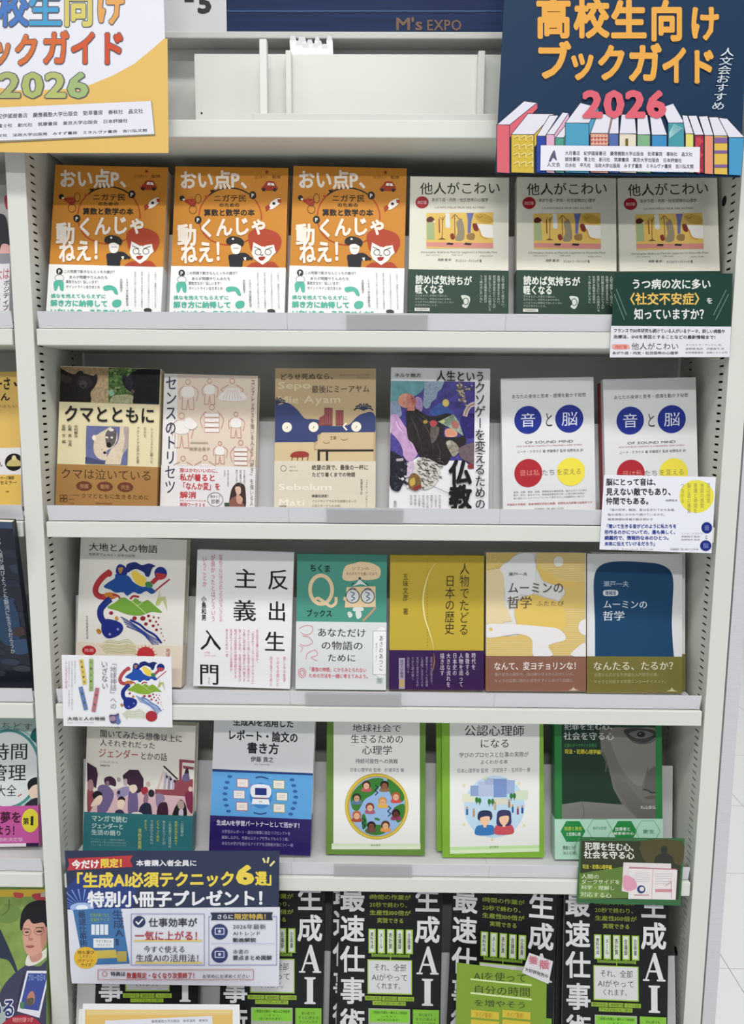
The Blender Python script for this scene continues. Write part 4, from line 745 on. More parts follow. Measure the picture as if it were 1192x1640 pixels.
    B.cols(['この世界の', '性別の話を集めて', 'この世界では自分の', '考えをもつことが', 'どうやって男女', 'では分けられない', '考える。'], 1040, 730, 63, 34, 1010, [W, YE, W, W, YE, W, YE], .012); B.T('漫画家推薦', 565, 820, 605, 1030, YE, .015, v=True)
book('comic-style book of a crowd scene with teal band on the fourth shelf', [(140.5, 1165), (313, 1160), (309.5, 1352), (131.5, 1352)], Z[3], 'd9d5cb', art_gender, band=('2f6e74', 1302.5), t=.02, h=.19, Yb=.036, rough=.45, spine='L', foot=.013)

def art_report(A, B):
    A.crop(2.838, 100, 1140); D = '1e2026'
    A.T('生成AIを活用した', 775, 38, 1052, 74, D, .03); A.T('レポート・論文の', 750, 92, 1072, 140, D, .03, sk=2); A.T('書き方', 838, 146, 985, 198, D, .03); A.T('伊藤 貴之', 855, 210, 960, 236, D, .018); A.T('ITO TAKAYUKI', 872, 243, 942, 250, '7a7a80')
    A.crop(6.622, 330, 1230); A.R(0, 45, 1200, 75, '23407c', sk=10); A.R(0, 72, 1200, 560, '5ea2dc', sk=6)
    A.E(580, 315, 122, 140, '3f84c6')
    A.C([(525, 125), (580, 112), (660, 130)], 16, '2c4a7c'); A.C([(505, 500), (570, 515), (640, 500)], 16, '2c4a7c')
    A.S([(490, 205), (670, 205), (672, 330), (488, 330)], 'e8e8ee', 3); A.R(518, 232, 642, 308, '23307c'); A.R(512, 336, 648, 348, '8a4a4c'); A.P([(492, 352), (665, 352), (675, 408), (482, 408)], 'eeeef2'); A.R(560, 372, 595, 386, 'b8b8c0')
    for x, y, c in ((388, 188, 'b8606c'), (350, 312, '8a7cb4'), (380, 440, 'b8606c'), (775, 190, '8ca04c'), (808, 318, '4c8a84'), (778, 445, 'a8a450')): A.R(x-66, y-50, x+62, y+46, c); A.R(x-58, y-43, x+55, y+38, 'e9e4dc'); A.R(x-35, y-16, x+30, y-10, 'c8a8a0'); A.R(x-35, y+4, x+20, y+10, 'b8b4b0')
    for x in (468, 700): A.L([(x, 190), (x+(20 if x < 500 else -20), 210)], 5, 'b8606c'); A.L([(x, 440), (x+(20 if x < 500 else -20), 420)], 5, 'b8606c')
    for i, (xl, xr) in enumerate(((250, 915), (222, 932), (206, 948), (198, 955), (200, 945), (212, 925), (235, 902))): A.E(xl, 120+i*62, 25, 15, '2f62a4'); A.E(xr, 130+i*62, 25, 15, '2f62a4')
    B.crop(6.622, 330, 1230); W = 'd2d0e2'; B.T('生成AIを学習パートナーとして活かす！', 105, 590, 1030, 650, W, .03, sk=4); B.rows(['大学生のレポート・論文の執筆に役立つプロンプトを', '解説しながら、作業のステップを学んでもらう１冊。', 'あなたの学びを助けるアイデアを活用術が身につく一冊'], 160, 695, 930, 64, 40, 'a8a4c8', .012)
book('white, sky-blue and indigo book with a laptop diagram', [(343, 1160), (504.5, 1160), (498, 1375), (333.6, 1373)], Z[3], 'dfe0e4', art_report, band=('2a1c60', 1313), t=.024, Yb=.036, h=.21, coat=.5, rough=.3, spine='L')

def art_p1(A):
    A.crop(2.98, 500, 1140); D = '3a3a3c'; gf = '6f9444'
    A.R(100, 40, 516, 655, 'e9e9e6'); A.T('地球社会で', 190, 58, 428, 98, D, .012); A.T('生きるための', 182, 108, 438, 152, D, .012); A.T('心理学', 236, 160, 384, 206, D, .012); A.T('持続可能性への挑戦', 205, 224, 410, 248, '4a4a4c', .012); A.T('日本心理学会 監修　杉浦淳吉 編', 178, 268, 440, 288, '6a6a6c', .004)
    A.R(92, 628, 518, 640, 'd3dfbc'); A.R(92, 640, 518, 656, 'dde6cc'); A.T('誠信書房', 278, 632, 328, 642, '4a4a4a')
    A.E(308, 452, 153, 158, 'c2a050', 44); A.O(308, 452, 146, 150, 6, 'd8cc44'); A.E(310, 452, 134, 141, '93b4dc', 44)
    G1 = '3c7c34'; A.S([(185, 400), (230, 345), (290, 318), (340, 322), (320, 360), (290, 395), (250, 420), (220, 470), (190, 460)], G1); A.S([(360, 320), (410, 355), (440, 400), (430, 430), (390, 420), (365, 370)], G1); A.S([(390, 460), (440, 440), (438, 500), (410, 530), (395, 500)], G1); A.S([(290, 540), (340, 545), (350, 575), (300, 590), (250, 570)], G1); A.S([(235, 500), (250, 490), (262, 540), (240, 560)], G1); A.S([(300, 505), (322, 512), (320, 520), (300, 516)], G1)
    for (x, y, sk_, hr, bd) in ((258, 355, 'dcae90', '4a2c24', 'b85a5a'), (345, 355, '8a5a3c', '2a2020', '8a6a4c'), (212, 415, 'c89878', '2c3428', '5a7a9c'), (400, 408, 'e0b090', 'b05c38', 'c85048'), (336, 432, 'dca880', 'c8964a', 'd8b04c'), (275, 460, 'dcae90', '7a4034', 'a85c74'), (212, 498, 'e0b090', 'b8643c', 'a8503c'), (400, 490, '5c3228', '2a1c1c', '8c3c5c'), (282, 548, '7a4c3c', '2c2020', '6a4c3c'), (350, 545, 'dcae88', '5c3420', 'e0944c')):
        A.S([(x-22, y+26), (x-18, y+8), (x+18, y+8), (x+22, y+26)], bd, 3); A.E(x, y-6, 21, 20, hr, 14); A.E(x, y, 14, 15, sk_, 14); A.E(x-5, y, 2, 2, '2a2020', 6); A.E(x+5, y, 2, 2, '2a2020', 6)
    for px, py in ((300, 350), (362, 450), (240, 508)): A.L([(px, py), (px+14, py+10), (px-2, py+24), (px+14, py+36), (px, py+48)], 4, '26304a')
pb = book('green-framed white psychology book with a round globe of faces', [(522.8, 1161), (683, 1161), (681, 1370), (521.8, 1368)], Z[3], '678a3e', art_p1, t=.022, h=.21, rough=.45, spine='L', foot=.0)
def art_p2(A):
    A.crop(2.98, 500, 1140); D = '3a3a3c'
    A.R(655, 40, 1086, 672, 'e9e9e6'); A.T('公認心理師', 722, 64, 1012, 118, D, .012, sk=2); A.T('になる', 796, 130, 942, 176, D, .012); A.T('学びのプロセスと仕事の実際が', 698, 194, 1034, 220, D, .004); A.T('よくわかる本', 798, 230, 932, 252, D, .004); A.T('日本心理学会 監修　沢宮容子・玉井洋一 著', 688, 270, 1042, 292, '6a6a6c')
    A.R(655, 640, 1086, 655, 'bfe0a4', sk=6); A.R(655, 655, 1086, 672, 'd6e8c4', sk=6); A.T('誠信書房', 842, 642, 888, 652, '4a4a4a')
    A.E(868, 455, 146, 148, 'bcd8ec', 44)
    for x0, y0, x1, y1, c in ((714, 392, 775, 430, 'dfe0c8'), (752, 352, 790, 402, '8ea4cc'), (790, 334, 860, 405, 'b4c0dc'), (820, 318, 866, 350, 'a8b4d4'), (862, 322, 926, 410, '7a94c8'), (926, 330, 965, 395, '9cb0d8'), (965, 380, 1030, 425, 'd0dcc4'), (866, 415, 930, 445, 'd8d4c4')): A.R(x0, y0, x1, y1, c)
    for x, y in ((782, 420), (796, 424), (842, 430), (858, 430), (948, 405), (963, 405)): A.E(x, y, 8, 14, '3a7c38', 12); A.L([(x, y+10), (x, y+22)], 3, '5a4a2c')
    for x, y, c in ((736, 470, '3a6a9c'), (768, 480, 'c89058'), (870, 450, 'c8a878'), (955, 465, '3a6a9c'), (980, 475, '8c4a6a'), (1002, 470, '2c4c8c'), (938, 440, 'b07a4c')): A.E(x, y-14, 5, 6, 'c89a78', 8); A.R(x-5, y-8, x+5, y+20, c)
    for x, s_, hr, fem in ((820, '3c78b8', '2c3858', 0), (912, 'c8505c', '3c3a64', 1)):
        A.S([(x-42, 586), (x-40, 548), (x-15, 540), (x+18, 540), (x+42, 548), (x+44, 586)], s_, 4); A.S([(x-34, 505), (x-28, 478), (x, 470), (x+30, 478), (x+36, 505), (x+(30 if fem else 22), 545 if fem else 520), (x-(30 if fem else 22), 545 if fem else 520)], hr, 4); A.S([(x-20, 505), (x+22, 500), (x+20, 530), (x, 546), (x-18, 530)], 'f0c4a0', 4); A.R(x-6, 540, x+8, 552, 'f0c4a0')
    for x, y in ((722, 350), (825, 318), (985, 345), (722, 535), (1010, 548), (855, 610)): A.E(x, y, 6, 7, 'e2d8a0', 8)
p2 = book('brighter green-framed white book showing two half-length people and buildings', [(707.4, 1161), (871, 1161), (872.5, 1377.6), (708, 1371)], Z[3], '7fae3a', art_p2, t=.011, h=.21, Yb=.040, rough=.45, spine='L', foot=.0)
dup(p2, None, 'second green-framed copy peeking out left behind the two-people book', shift=(-.0075, .0117, .003), bare=True)

def art_face(A, B):
    A.crop(3.59, 860, 1140); GN = '2f7a42'
    A.R(135, 40, 690, 640, '23382c', sk=8)
    A.P([(360, 95), (690, 95), (690, 640), (560, 640), (500, 560), (440, 450), (410, 320), (370, 240)], '6c6b66')
    A.S([(420, 110), (560, 100), (690, 120), (690, 400), (640, 440), (560, 420), (470, 300)], '7a7872', 4); A.S([(470, 480), (440, 400), (520, 420), (600, 520), (690, 560), (690, 640), (600, 640)], '66645f', 4)
    A.S([(500, 110), (560, 98), (650, 105), (690, 120), (688, 150), (620, 185), (540, 165)], '3a3c3a'); A.S([(530, 130), (580, 112), (640, 118), (670, 140), (610, 158), (560, 152)], '70706c'); A.E(600, 135, 24, 18, '2a2c2a'); A.E(594, 130, 5, 4, '9a9a96'); A.C([(500, 120), (560, 180), (640, 185), (688, 160)], 6, '4a4a48')
    A.S([(640, 350), (690, 330), (690, 470), (650, 470), (615, 450), (622, 420)], '5f5e5a'); A.C([(612, 455), (640, 462), (665, 475), (690, 470)], 9, '3a3a38'); A.C([(640, 330), (625, 390), (608, 440)], 6, '605f5a'); A.S([(620, 500), (690, 490), (690, 510), (640, 512)], '5a5854')
    A.P([(120, 545), (260, 525), (500, 545), (570, 620), (690, 640), (140, 640)], '7a7a75'); A.C([(260, 530), (270, 600), (250, 640)], 6, '66665f'); A.C([(380, 240), (400, 300), (395, 350)], 10, '55544f')
    A.R(88, 40, 142, 640, GN); A.R(684, 40, 735, 650, GN); A.T('犯罪を生む心、', 155, 68, 462, 108, 'd4d8d4', .015, sk=0); A.T('社会を守る心', 152, 118, 445, 165, 'd4d8d4', .012, sk=3); A.T('人間のダークサイドを知る', 155, 186, 345, 208, '4a9a58', .006); A.T('司法・犯罪心理学編', 158, 218, 368, 246, 'd2c83c', .02, sk=4); A.T('丸山泰弘', 596, 550, 688, 572, 'dcdcd8', .0)
    B.crop(3.59, 860, 1140); L = '7cc49c'
    for x, y, f in ((205, 700, 1), (360, 690, 0), (505, 700, 1), (640, 700, 0), (280, 800, 0)):
        h_ = [(x-72, y), (x-38, y-60), (x+38, y-60), (x+72, y), (x+38, y+62), (x-38, y+62)]
        if f: B.P(h_, '2f8a4a')
        else: B.L(h_+[h_[0]], 3, '6ab088')
    B.T('知恵と勇気', 155, 672, 258, 696, 'b8cc50', .02); B.T('と犯罪心理', 165, 706, 250, 728, 'dff0e4', .02); B.T('身近な犯罪', 320, 672, 400, 690, '5aa078', .01); B.T('加害者と', 450, 676, 540, 698, 'e6f2e6', .02); B.T('被害者の心', 440, 704, 560, 722, 'e6f2e6', .02); B.T('更生', 610, 690, 680, 715, '3f8a60', .015); B.T('捜査とうそ', 145, 785, 225, 808, '3a5a4a', .01); B.T('法と心理', 145, 818, 220, 838, '4a6a5a')
book('dark green book with a grey close-up face photo and mint band', [(888, 1167), (1060.5, 1167), (1063, 1382), (888.4, 1382)], Z[3], '2f7a42', art_face, band=('b5dcc8', 1315), t=.022, h=.21, Yb=.036, rough=.4, spine='L')

# ================================================================ bottom shelf: the black books
def serif_AI(A, cx, w, ya, yb, yc, yd, c):
    h = yb-ya; x = lambda t: cx+t*w
    A.P([(x(-.02), ya), (x(.08), ya), (x(.42), yb-h*.06), (x(.5), yb-h*.06), (x(.5), yb), (x(.12), yb), (x(.12), yb-h*.06), (x(.2), yb-h*.06), (x(-.06), ya+h*.22)], c)
    A.P([(x(-.02), ya), (x(.03), ya+h*.12), (x(-.32), yb-h*.06), (x(-.22), yb-h*.06), (x(-.22), yb), (x(-.5), yb), (x(-.5), yb-h*.06), (x(-.40), yb-h*.06)], c); A.P([(x(-.26), ya+h*.62), (x(.18), ya+h*.62), (x(.21), ya+h*.69), (x(-.28), ya+h*.69)], c)
    h = yd-yc; A.P([(x(-.25), yc), (x(.25), yc), (x(.25), yc+h*.06), (x(.14), yc+h*.09), (x(.14), yd-h*.09), (x(.25), yd-h*.06), (x(.25), yd), (x(-.25), yd), (x(-.25), yd-h*.06), (x(-.14), yd-h*.09), (x(-.14), yc+h*.09), (x(-.25), yc+h*.06)], c)
def art_black(A):
    A.crop(3.137, 340, 1430); W = 'd2d2d6'; GR = '93b83e'; GT = '86983c'; PL_ = 'cfd3cc'
    for t, y in (('最', -35), ('速', 118), ('仕', 272), ('事', 430), ('術', 588)): A.T(t, 640, y, 768, y+136, W, .028)
    for t, y in (('生', -38), ('成', 115)): A.T(t, 1018, y, 1148, y+136, W, .028)
    serif_AI(A, 1084, 112, 268, 408, 430, 565, W)
    for i, t in enumerate(('1時間の作業が', '20秒で終わり、', '生産性100倍が', '実現できる')): A.T(t, 790 if i < 3 else 828, 12+i*39, 1000 if i < 3 else 965, 38+i*39, GT, .02)
    for i in range(5):
        x = 785+i*47; A.R(x, 185, x+37, 308, GR); A.R(x+5, 190, x+30, 302, PL_); A.T(['資料作成', 'メール', '表計算', '会議録', '企画書'][i], x+9, 202, x+26, 285, '4a4a4a', .02, v=True); A.L([(x+18, 308), (x+18, 326)], 4, GR)
    A.L([(800, 318), (990, 318)], 14, '6c8a34'); A.L([(897, 318), (897, 342)], 4, GR)
    A.R(780, 338, 1006, 512, GR); A.R(785, 343, 1001, 506, 'cdcdd0'); A.T('それ、全部', 812, 358, 978, 396, '3a3a3c', .0); A.T('AIがやって', 800, 408, 985, 446, '3a3a3c', .0); A.T('くれます。', 822, 452, 965, 488, '3a3a3c', .0)
    A.R(768, 522, 1016, 544, '8cac3a'); A.R(806, 547, 974, 567, '8cac3a'); [A.R(x, 522, x+4, 544, '2a2c24') for x in (852, 930)]
    A.T('資料の手直し　議事録作成　メール返信', 774, 525, 1010, 541, '4a5a24', .01); A.T('アイデア出しも一瞬で', 812, 550, 968, 564, '4a5a24', .01)
    A.R(785, 584, 996, 760, 'a8ae9c'); A.R(790, 590, 991, 652, '7fc23c'); A.T('１時間の作業も一瞬のＡＩ時短術', 800, 596, 982, 611, '34521c', .02); A.T('いますぐ', 850, 618, 930, 628, '34521c'); A.T('はじめられます！', 828, 634, 952, 646, '34521c', .02)
    A.R(1010, 584, 1142, 760, '7fb83c'); A.T('初心者でも', 1040, 602, 1112, 618, '34521c', .012); A.T('すぐに使える', 1022, 624, 1130, 640, '34521c', .01); A.T('テンプレ付き', 1028, 646, 1124, 660, '34521c', .01)
gB = 'black business paperbacks on the bottom shelf'
bq = lambda dx, dy=0: [(544+dx, 1437+dy), (709.8+dx, 1439+dy), (706+dx, 1640+dy), (538+dx, 1639+dy)]
kb = book('black book with white vertical title, in front of a copy shifted left', bq(0), Z[4], '17181b', art_black, t=.011, h=.236, Yb=-.021, lean=12, group=gB, rough=.4, coat=.1, spine='R')
dup(kb, None, 'black book peeking out left behind the fully visible black copy', shift=(-.0115, .0122, 0))
dup(kb, bq(-188), 'black book whose left part is hidden by the navy and white poster card', Z[4], t=.011, Yb=-.021, lean=12)
dup(kb, bq(-388, 4), 'black book almost hidden behind the leaflet pile and the poster card', Z[4], t=.011, Yb=-.021, lean=12)
dup(kb, bq(177, 8), 'turned black book with a lime green flyer in front', Z[4], t=.011, Yb=-.027, lean=12, yaw=-5)
k5 = dup(kb, bq(362, 7), 'black book beside the right upright, under the small green card', Z[4], t=.011, Yb=-.028, lean=12)
dup(k5, None, 'second black copy with pale page edge showing left of the rightmost black book', shift=(-.006, .0122, 0), bare=True)
def art_flyer(A):
    A.crop(5.96, 700, 1430); D = '3a4420'
    A.T('AIを使って', 345, 745, 860, 835, D, .008, sk=24); A.T('自分の時間', 345, 875, 895, 965, D, .008, sk=28); A.T('を増やそう', 350, 1010, 860, 1080, D, .008, sk=28)
    A.P([(320, 815), (905, 872), (905, 890), (320, 830)], 'cfe0a4'); A.P([(320, 945), (905, 1008), (905, 1026), (320, 962)], 'cfe0a4')
    for x in (325, 625): A.P([(x, 1112), (x+268, 1140), (x+268, 1210), (x, 1185)], 'cdb43c'); A.T('タイパ重視！', x+40, 1130, x+225, 1185, '9a7420', .01, sk=16); A.P([(x, 1205), (x+268, 1230), (x+268, 1330), (x, 1320)], 'cdb43c')
card('lime green flyer with underlined text in front of a black book', [(732, 1542), (876, 1561), (874, 1706), (729, 1692)], -.047, '7c9a30', art_flyer, cat='flyer', name='flyer')
def art_tag(A):
    A.crop(5.96, 700, 1430); A.P([(885, 595), (968, 625), (955, 690), (872, 655)], 'd09aa4'); A.P([(985, 635), (1080, 665), (1065, 735), (970, 700)], 'd09aa4'); A.T('重', 880, 605, 960, 680, 'b86a78', .02); A.T('版', 980, 640, 1070, 728, 'b86a78', .02); A.T('大好評発売中', 840, 705, 1065, 745, '4a4a4c', .02, sk=75)
card('small tilted white tag with two pinkish characters above the lime green flyer', [(848, 1526.5), (886, 1540), (878.7, 1576), (836.7, 1558)], -.0482, 'd3d1d6', art_tag, cat='tag', name='price_tag')

# ================================================================ cards clipped to the shelf edges
def c_green(A):
    A.crop(4.5556, 940, 260); W = 'dfe0dc'; GO = 'e0b860'
    A.R(150, 1193, 1080, 1440, 'dfdfe6', sk=6)
    A.T('うつ病の次に多い', 325, 850, 908, 925, W, .03); A.T('〈社交不安症〉', 268, 950, 870, 1040, GO, .03); A.T('を', 872, 985, 922, 1032, W, .02); A.T('知っていますか？', 345, 1065, 890, 1148, W, .03)
    for p in ([(215, 925), (290, 1115)], [(200, 960), (275, 1150)], [(1018, 930), (925, 1115)], [(1035, 962), (940, 1150)]): A.L(p, 4, '7c9a8c')
    A.T('フランスで130年研究も続けている人がいるテーマ、詳しい病態や', 195, 1212, 1010, 1242, '3a3a42', .025, sk=6); A.T('治療法、SNSを原因とすることなどの最新情報まで！', 195, 1258, 960, 1286, '3a3a42', .025, sk=4)
    A.S([(186, 1338), (196, 1328), (300, 1328), (308, 1340), (306, 1362), (196, 1364)], 'e6a49c', 3); A.T('改訂版', 205, 1332, 295, 1360, 'c04a44', .02); A.T('他人がこわい', 325, 1315, 672, 1368, '4a464a', .0); A.T('あがり症・内気・社交恐怖の心理学', 185, 1380, 668, 1402, '5a565a', .02); A.rows(['クリストフ・アンドレ 他', '高野優 監訳　伊藤直子 訳', '紀伊國屋書店　定価１８００円'], 720, 1325, 1025, 28, 14, '6a6a70')
card('green and white card with yellow bracketed words on the top shelf edge', [(985, 436.7), (1173.8, 438), (1168.5, 572), (977, 569)], -.0026, '1c3d34', c_green, coat=.3)
def c_white(A):
    A.crop(2.893, 780, 580); D = '1e2026'; BL = '2f3f94'
    A.E(972, 622, 80, 76, 'e6dc4c', 40); A.cols(['音は感覚', '地図の感覚', '意識と時間を', '脳と音の感覚', 'つながる'], 1036, 560, 30, 18, 700, '8a8a4a', .0)
    A.T('脳にとって音は、', 552, 538, 802, 572, D, .03); A.T('見えない敵でもあり、', 552, 582, 872, 618, D, .03); A.T('仲間でもある。', 552, 626, 768, 660, D, .03)
    A.T('柏野牧夫', 828, 635, 884, 646, '5a5a60'); A.rows(['『音の科学』解説。音は生まれてから言葉、', '脳の成長にかかわり続けているのだ。', '聴覚神経科学者が解き明かす'], 560, 678, 884, 22, 12, '6a6a70')
    for i, t in enumerate(('「聞いて生きる音がどのように私たちを', '形作るのかについての、最も美しく、', '網羅的で、情報的な本のひとつ。', '未来に伝えていけるだろう」')): A.T(t, 545, 750+i*27, 545+[335, 340, 310, 245][i], 770+i*27, BL, .03)
    A.E(1019, 767, 25, 26, '22307e'); A.E(1014, 850, 26, 25, '22307e'); A.T('音', 1006, 754, 1032, 780, '8a94cc'); A.T('脳', 1001, 837, 1027, 862, '8a94cc'); A.T('と', 1010, 800, 1024, 820, D); A.rows(['ニーナ・クラウス', '伊藤陽子 監訳', '柏野牧夫 監修'], 900, 790, 1000, 14, 8, '7a7a80'); A.T('紀伊國屋書店　定価（本体２８００円＋税）', 850, 862, 985, 871, '5a5a60'); A.T('Of Sound Mind', 575, 862, 770, 870, '9a9aa0')
card('white quotation card with a yellow disc on the second shelf edge', [(968, 760.5), (1147, 764), (1140, 886), (960.5, 880)], -.0026, 'e6e7ef', c_white)
def c_earth(A):
    A.crop(6.274, 95, 1040); k = A
    # the same earth picture printed small at the right
    sub = (A.sc, A.ox, A.oy); fx = lambda x: 600+(x-240)*.655; fy = lambda y: 100+(y-230)*.655
    A.sc = 6.274/.655; A.ox = 95+(600-240*.655)/6.274; A.oy = 1040+(120-250*.655)/6.274; earth(A, True); A.E(740, 1090, 90, 82, 'ac2e3c')
    A.crop(6.274, 95, 1040); A.T('「地球神話」への', 510, 105, 580, 600, '8a8896', .0, v=True); A.T('いざない', 420, 112, 488, 400, '6a686c', .0, v=True, sk=6)
    for (x, y, x2, y2, c) in ((220, 100, 258, 350, 'd8be5c'), (322, 95, 322, 415, '93b070'), (215, 375, 270, 605, '5c7cb4'), (385, 385, 345, 625, 'bc7080')): A.L([(x, y), (x2, y2)], 42, c); n = 5; [A.E(x+(x2-x)*(i+.5)/n, y+(y2-y)*(i+.5)/n, 9, 13, '5a5a4a' if i % 2 else '8a8a6a', 8) for i in range(n)]
    A.cols(['神話がいま明かす', '地球の記憶を読み解いていく物語たち', '文化地質学のすすめ、日本の伝承の'], 168, 110, 30, 16, 610, 'a8a8b0'); A.T('人と地球の物語', 60, 110, 82, 390, 'cc8aa4', v=True)
    A.T('大地と人の物語', 82, 675, 465, 712, '3a3a3c', .02); A.T('地質学でよみとく日本の伝説', 82, 728, 350, 740, '8a8a90'); A.S([(505, 660), (560, 655), (600, 640), (595, 700), (575, 735), (520, 735)], '5c4a74'); A.S([(580, 660), (620, 720), (600, 748), (575, 740)], '6478a8'); A.S([(510, 680), (560, 670), (565, 710), (515, 712)], 'a08a9c')
card('white picture card with an earth drawing on the third shelf edge', [(98.5, 1049), (274.6, 1052), (276.3, 1164.8), (101.8, 1162.8)], -.0026, 'e6e6ea', c_earth)
def c_navy(A):
    A.crop(3.137, 90, 1350); W = 'e9e9ee'; Y_ = 'ead04c'; NV = '22305c'
    A.P([(36, 330), (1125, 322), (1120, 730), (80, 712)], 'dcdde8'); 
    A.P([(40, 240), (120, 150), (420, 180), (380, 330), (40, 335)], '23387e')
    for i in range(14): w = math.radians(-175+i*13); A.P([(130, 325), (130+150*math.cos(w-.03), 325+95*math.sin(w-.03)), (130+150*math.cos(w+.03), 325+95*math.sin(w+.03))], '6c8cd0')
    A.E(130, 325, 60, 26, '9cb4e4'); A.E(130, 325, 30, 14, 'e6eefa')
    A.P([(60, 78), (385, 62), (372, 88), (386, 120), (55, 138), (66, 108)], 'b8323c'); A.T('今だけ', 78, 86, 218, 130, 'f2ecec', .04, sk=-4); A.T('限定！', 222, 78, 360, 124, Y_, .04, sk=-2); A.T('本書購入者全員に', 402, 84, 708, 116, W, .03)
    A.T('「生成AI必須テクニック', 58, 148, 900, 225, Y_, .04, sk=-8); A.T('6', 905, 92, 998, 216, Y_, .05); A.T('選」', 1000, 140, 1118, 212, Y_, .04)
    A.T('特別小冊子プレゼント！', 158, 242, 1092, 322, W, .04, sk=-8); [A.L(p, 10, 'e6dc98') for p in ([(1040, 75), (1050, 98)], [(1068, 70), (1062, 100)], [(1098, 90), (1075, 115)])]
    A.P([(85, 335), (325, 325), (370, 605), (138, 612)], '3c70a8'); A.T('最速仕事術', 108, 340, 148, 520, '26406c', .03, v=True, sk=12); A.T('生成AI', 280, 335, 335, 520, '26406c', .03, v=True, sk=16); [A.R(178+i*22, 408, 196+i*22, 460, 'dfe6ee') for i in range(4)]; A.R(188, 478, 290, 525, 'e2e6ea'); A.T('今すぐ使える', 200, 484, 280, 500, '5a5a64', .01); A.T('プロンプト', 205, 505, 275, 518, '5a5a64'); A.P([(170, 540), (300, 535), (310, 575), (180, 580)], 'c8b44c'); A.R(308, 542, 355, 595, 'b4a04c'); [A.T(t, 172, 350+i*24, 268, 370+i*24, '8cb04c', .01) for i, t in enumerate(('仕事が速くなる', '生産性アップ'))]
    A.E(150, 575, 60, 55, 'dfb430'); A.T('持ち運び', 108, 538, 192, 558, '5c3c14', .02); A.T('しやすい', 118, 560, 178, 576, '5c3c14', .01); A.T('ポケット', 108, 580, 192, 598, 'a8502c', .02); A.T('サイズ', 125, 602, 178, 618, '5c3c14', .02)
    for x0, x1 in ((378, 745), (768, 1108)): A.box(x0, 355 if x0 < 500 else 368, x1, 612, 3, '7c84b4')
    A.E(418, 394, 31, 29, NV); A.L([(402, 392), (414, 406), (436, 380)], 7, 'eeeef4'); A.T('仕事効率が', 465, 375, 710, 420, '2a2c3c', .02); A.T('一気に上がる！', 395, 440, 742, 490, 'b03a3c', .02); A.R(392, 486, 735, 493, 'e0c860'); A.T('今すぐ使える', 440, 515, 650, 550, '2a2c3c', .01); A.T('生成AIの活用法！', 400, 556, 745, 596, '3a3c4c', .01); A.R(398, 596, 735, 603, 'e0c860')
    A.P([(775, 348), (1090, 346), (1082, 366), (1090, 386), (778, 386), (786, 366)], '232a44'); A.T('さらに', 808, 355, 892, 380, W, .02); A.T('限定特典！', 895, 353, 1078, 382, 'd8b44c', .03)
    for y in (444, 560): A.E(822, y, 41, 39, '2c386c'); A.box(800, y-18, 844, y+12, 5, 'c8cce4'); A.E(822, y-3, 8, 8, 'c8cce4', 10)
    A.T('2026年最新', 888, 405, 1055, 432, '3a3c4c', .012); A.T('AIトレンド', 888, 440, 1030, 464, '3a3c4c', .012); A.T('動画解説', 888, 474, 1005, 496, '2a2c3c', .03); A.L([(780, 502), (1098, 504)], 2, '9aa0c4'); A.T('本書の', 888, 532, 970, 556, '3a3c4c', .01); A.T('要点まとめ図解', 888, 562, 1085, 586, '2a2c3c', .03)
    A.box(212, 634, 992, 684, 3, 'b85a64'); A.O(245, 655, 12, 12, 3, 'c05a60'); A.T('特典は', 275, 643, 350, 666, '2a2c3c', .03); A.T('数量限定・なくなり次第終了！', 355, 647, 712, 678, 'b03a3c', .03); A.T('お早めにお求めください', 735, 656, 975, 676, '3a3c4c', .012)
card('large navy and white poster card with yellow headline on the fourth shelf edge', [(103.4, 1362.8), (447.7, 1363), (445.4, 1580), (118, 1574)], -.012, '252f4e', c_navy, coat=.3)
def c_small(A):
    A.crop(3.59, 860, 1140); A.P([(258, 742), (840, 745), (815, 1080), (245, 1075)], '2a3018'); A.S([(600, 745), (838, 748), (830, 880), (760, 860), (640, 880)], '4a4422', 3); A.P([(672, 872), (682, 832), (712, 815), (752, 815), (782, 835), (790, 872)], '22281a'); A.E(732, 795, 20, 26, '22281a'); A.P([(245, 930), (500, 890), (540, 1070), (245, 1074)], '5c7a30'); A.P([(245, 985), (420, 985), (400, 1072), (246, 1072)], '6c8c3c')
    A.T('犯罪を生む心、', 275, 748, 585, 795, 'e2e6dc', .025, sk=8); A.T('社会を守る心', 270, 798, 562, 842, 'e2e6dc', .025, sk=6); A.T('司法・犯罪心理学編', 262, 876, 432, 902, 'd2c83c', .02, sk=4)
    A.T('人間の', 255, 930, 360, 958, 'dce6c4', .01, sk=4); A.T('ダークサイドを', 255, 962, 480, 990, 'dce6c4', .01, sk=2); A.T('科学・理解し', 255, 995, 450, 1020, 'dce6c4', .01, sk=6); A.T('対応する心', 250, 1032, 430, 1062, 'dce6c4', .01, sk=8)
    A.P([(498, 865), (772, 872), (772, 905), (560, 900), (535, 1040), (488, 1030)], 'dcd4d4'); A.P([(535, 898), (808, 908), (798, 1080), (525, 1075)], 'e2dcdc'); A.S([(500, 940), (560, 960), (575, 1010), (530, 1030), (498, 1010)], 'dc9ab0', 4); A.P([(530, 890), (800, 902), (800, 908), (530, 900)], 'b87c8c'); A.L([(668, 905), (660, 1078)], 4, 'd8a4ac')
    A.E(600, 1020, 24, 24, '2c3c74'); A.E(604, 1018, 13, 13, 'dcdcdc'); A.R(560, 1050, 645, 1056, 'b87c8c'); A.R(680, 1018, 778, 1036, 'c88a94'); [A.R(680, 930+i*14, 780, 933+i*14, 'c8b8bc') for i in range(5)]; [A.R(560, 925+i*12, 650, 927+i*12, 'c8b8bc') for i in range(5)]; A.L([(740, 1000), (772, 975), (775, 1070)], 3, 'c88a94')
